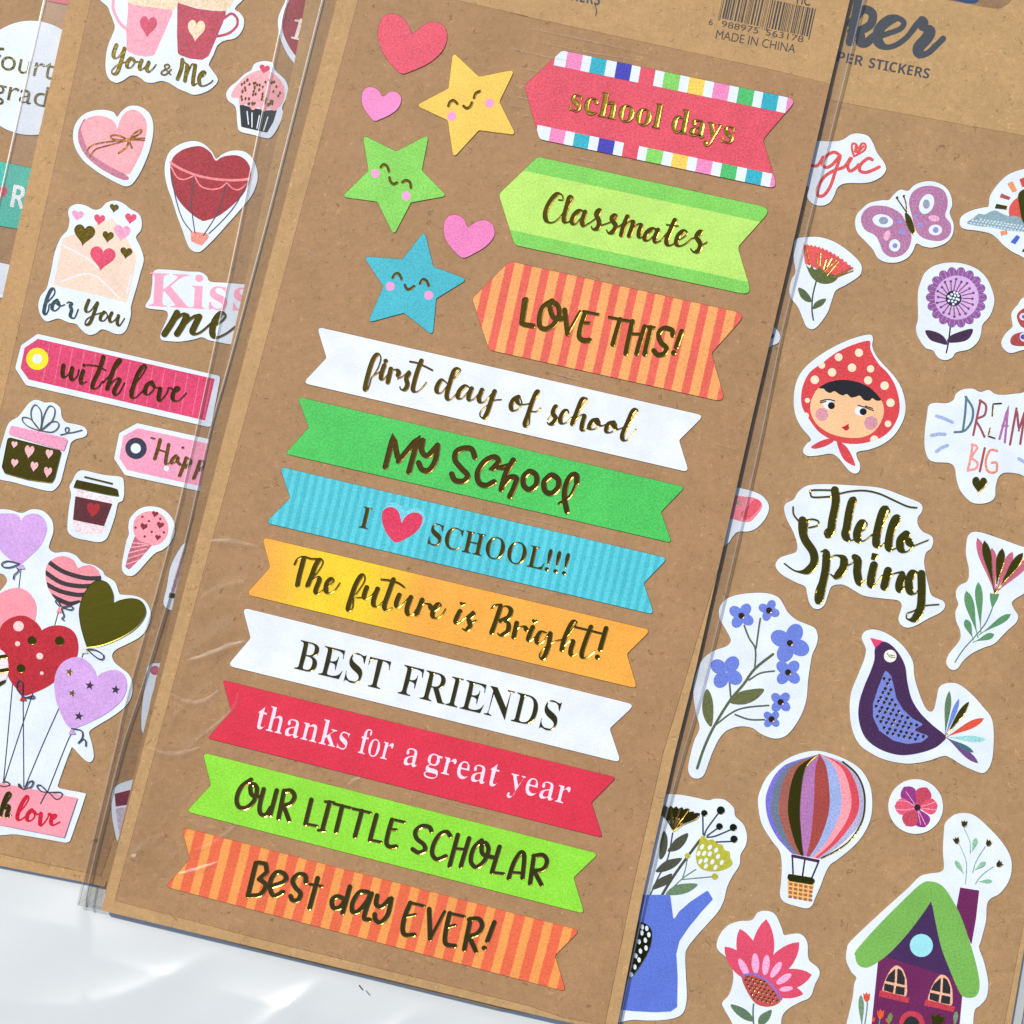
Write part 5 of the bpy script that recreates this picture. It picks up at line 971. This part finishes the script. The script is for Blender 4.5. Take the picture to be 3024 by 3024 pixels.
for q, w_, h_ in (('C:1500,480 C:1650,490 C:1850,525', 14, 1.6e-4), ('C:1330,1335 C:1480,1300 C:1640,1235 C:1760,1195', 16, 2.2e-4), ('C:1210,1570 C:1330,1635 C:1450,1630 C:1570,1540', 15, 1.8e-4),
                  ('D:1050,20 D:1200,75 D:1330,60 D:1430,20', 15, 1.8e-4), ('D:1260,925 D:1350,912 D:1450,882 D:1560,835', 13, 2.6e-4), ('L:640,243 L:690,210 L:745,175', 14, 2e-4),
                  ('D:925,795 D:960,810 D:1000,815', 18, 3.2e-4), ('D:940,780 D:1010,745 D:1090,690 D:1180,640', 22, 1.8e-4), ('D:1350,540 D:1420,590 D:1560,600', 14, 1.4e-4), ('D:1380,760 D:1550,690 D:1700,560', 12, 1.4e-4),
                  ('C:1400,1900 C:1650,1700 C:1700,1560', 10, 1.2e-4)):
    crease('film_crease', q, w_*1.7, h_*.9)
SCR = film(.98, .16, .4, 'scratched_film')
for q in ('M:150,200 M:500,275 M:1040,395', 'M:40,345 M:300,410 M:700,470', 'M:230,300 M:560,370 M:880,420', 'M:130,490 M:240,520', 'M:90,610 M:200,640', 'M:60,690 M:170,712', 'M:0,745 M:130,770', 'M:100,820 M:170,830', 'I:820,280 I:900,345', 'I:975,565 I:1020,605', 'I:330,1765 I:440,1850', 'I:1830,345 I:1930,385',
          'N:200,930 N:420,1000 N:620,1050', 'N:300,960 N:500,1020', 'O:60,300 O:300,350 O:440,385', 'O:0,800 O:200,850', 'O:0,1330 O:180,1370', 'N:1460,1470 N:1640,1520', 'L:1260,330 L:1450,390 L:1700,440', 'M:420,1110 M:680,1165', 'L:1420,900 L:1700,960'):
    crease('film_scratch', q, 3.2, 6e-5, SCR)
def film_grid(name, o_, org, z, mat, amp, step=4.5):
    xs = [p[0] for p in o_]; ys = [p[1] for p in o_]; bm = bmesh.new(); vv = {}
    nx, ny = int((max(xs)-min(xs))/step), int((max(ys)-min(ys))/step)
    for i in range(nx+1):
        for j in range(ny+1):
            x, y = min(xs)+i*step, min(ys)+j*step
            if not inpoly(o_, x, y): continue
            u, v = x/46, y/46
            h = math.sin(u*1.1+v*.7+1.5*math.sin(v*.8))*math.sin(v*1.3-u*.5+1.1*math.sin(u*.9)) + .7*(1-abs(math.sin(u*.7+v*1.05+.9*math.sin(u*.6))))**4
            vv[i, j] = bm.verts.new(world((x, y), z+amp*h)-org)
    for i in range(nx):
        for j in range(ny):
            k = [(i, j), (i+1, j), (i+1, j+1), (i, j+1)]
            if all(q in vv for q in k):
                f = bm.faces.new([vv[q] for q in k]); f.smooth = True; f.normal_update()
                if f.normal.z < 0: f.normal_flip()
    return mesh_obj(name, bm, [mat], r_)
film_grid('film_front', P('C:1560,430 C:1740,450 C:1830,640 C:1680,880 C:1660,960 C:1700,1170 C:1560,1370 C:1520,1480 C:1580,1700 C:1420,1890 D:1390,80 D:1430,290 D:1270,480 D:1230,600 D:1280,820 D:1120,1020 D:1150,1110 D:840,1080 D:950,650 C:1230,1700 C:1400,960'), org, Z_MID+3.2e-4, film(.985, .03, .38, 'clear_film'), 1.7e-4)
# left sleeve
OL = P('A:330,-80 A:312,0 A:150,720 A:0,1400 A:-150,2100'); CLf = P('A:515,-80 A:490,0 A:330,720 A:176,1400 A:20,2100')
org = world(pt(200, 700, 'A'), Z_LOVE); r_ = empty('clear_sleeve', org); tag(r_, 'clear film sleeve edge overlapping the round fourth grade sticker', 'sleeve', GS2)
film_part(r_, org, 'side_fold', [band(OL, CLf)], film(.91, .04, .2), Z_LOVE-2e-4)
film_part(r_, org, 'film_edge', ribbon(cat(OL, 5), lambda t, v: 2.6), EDGE, Z_LOVE-1.2e-4, 9e-5)
film_part(r_, org, 'film_edge', ribbon(cat([(p[0]+4, p[1]) for p in OL], 5), lambda t, v: 2.0), film(.55, .1, .3, 'film_edge'), Z_LOVE-1.3e-4, 9e-5)
# right sleeve, beyond the sheet's right edge
org = world(pt(1920, 1800, 'H'), Z_RIGHT); r_ = empty('clear_sleeve', org); tag(r_, 'clear film sleeve edge at the bottom right corner of the picture', 'sleeve', GS2)
film_part(r_, org, 'side_fold', [P('H:1945,1300 H:1932,1400 H:1842,1932 H:1820,2050 H:2100,2050 H:2100,1300')], film(.86, .10, .15, wave=.6), Z_RIGHT-2e-4)
film_part(r_, org, 'film_edge', ribbon(cat(P('H:1905,2000 H:1925,1890 H:1945,1770'), 5), lambda t, v: 4), film(.3, .2, .2, 'film_edge'), Z_RIGHT)
# loose crumpled film over the table below the sheets
mw = film(.99, .12, .44, 'crumpled_film', wave=.06)
bm = bmesh.new(); rows = []
edge = P('D:-260,800 D:0,880 D:580,1000 D:640,1190 D:722,1205 L:0,1440 L:1000,1690 L:1932,1925 L:2300,2020')
def ybot(x):
    for a, b in zip(edge, edge[1:]):
        if a[0] <= x <= b[0]: return a[1]+(b[1]-a[1])*(x-a[0])/(b[0]-a[0]+1e-6)
    return edge[-1][1]
c0 = world((500, 2900), 0); NX, NY = 130, 60
for i in range(NX+1):
    x = -100+i*(1700+100)/NX; y0 = ybot(x)-22; col = []
    for j in range(NY+1):
        t = j/NY; y = y0+t*620
        u, v = x/260, y/260
        h = .5+.5*math.sin(u*2.1+1.3*math.sin(v*1.7)+.5)*math.sin(v*2.6-u*.9+.8*math.sin(u*1.3)); h2 = abs(math.sin(u*1.1+v*1.9+1.2*math.sin(v*.8+u)))
        z = .00008+min(1, max(0, t*5-.25))*.0002+min(1, max(0, t*5-.25))*(.0012*h+.0010*(1-h2)**2.2)
        p = world((x, y), z); col.append(bm.verts.new(p-c0))
    rows.append(col)
for a, b in zip(rows, rows[1:]):
    for j in range(NY):
        f = bm.faces.new((a[j], a[j+1], b[j+1], b[j])); f.smooth = True
for f in bm.faces:
    f.normal_update()
    if f.normal.z < 0: f.normal_flip()
tag(mesh_obj('plastic_film', bm, [mw], loc=c0), 'loose crumpled clear film lying on the white table below the sheets', 'film')

def fibre(s_, z, label, wd=4.5):
    p = cat(P(s_), 6); o = world(p[0], z); t = slab('paper_fibre', [(union(ribbon(p, lambda t, v: wd*K)), ink((70, 66, 64)))], z-3e-5, z+3e-5, o)
    tag(t, label, 'fibre', 'loose fibres')
fibre('L:728,1658 L:738,1672 L:752,1688', .0016, 'tiny dark hair lying on the white table below the centre sheet', 9)
fibre('M:620,30 M:632,75 M:625,112', Z_MID+3e-5, 'thin curved brown hair below the printed letters on the header of the centre sheet', 6)
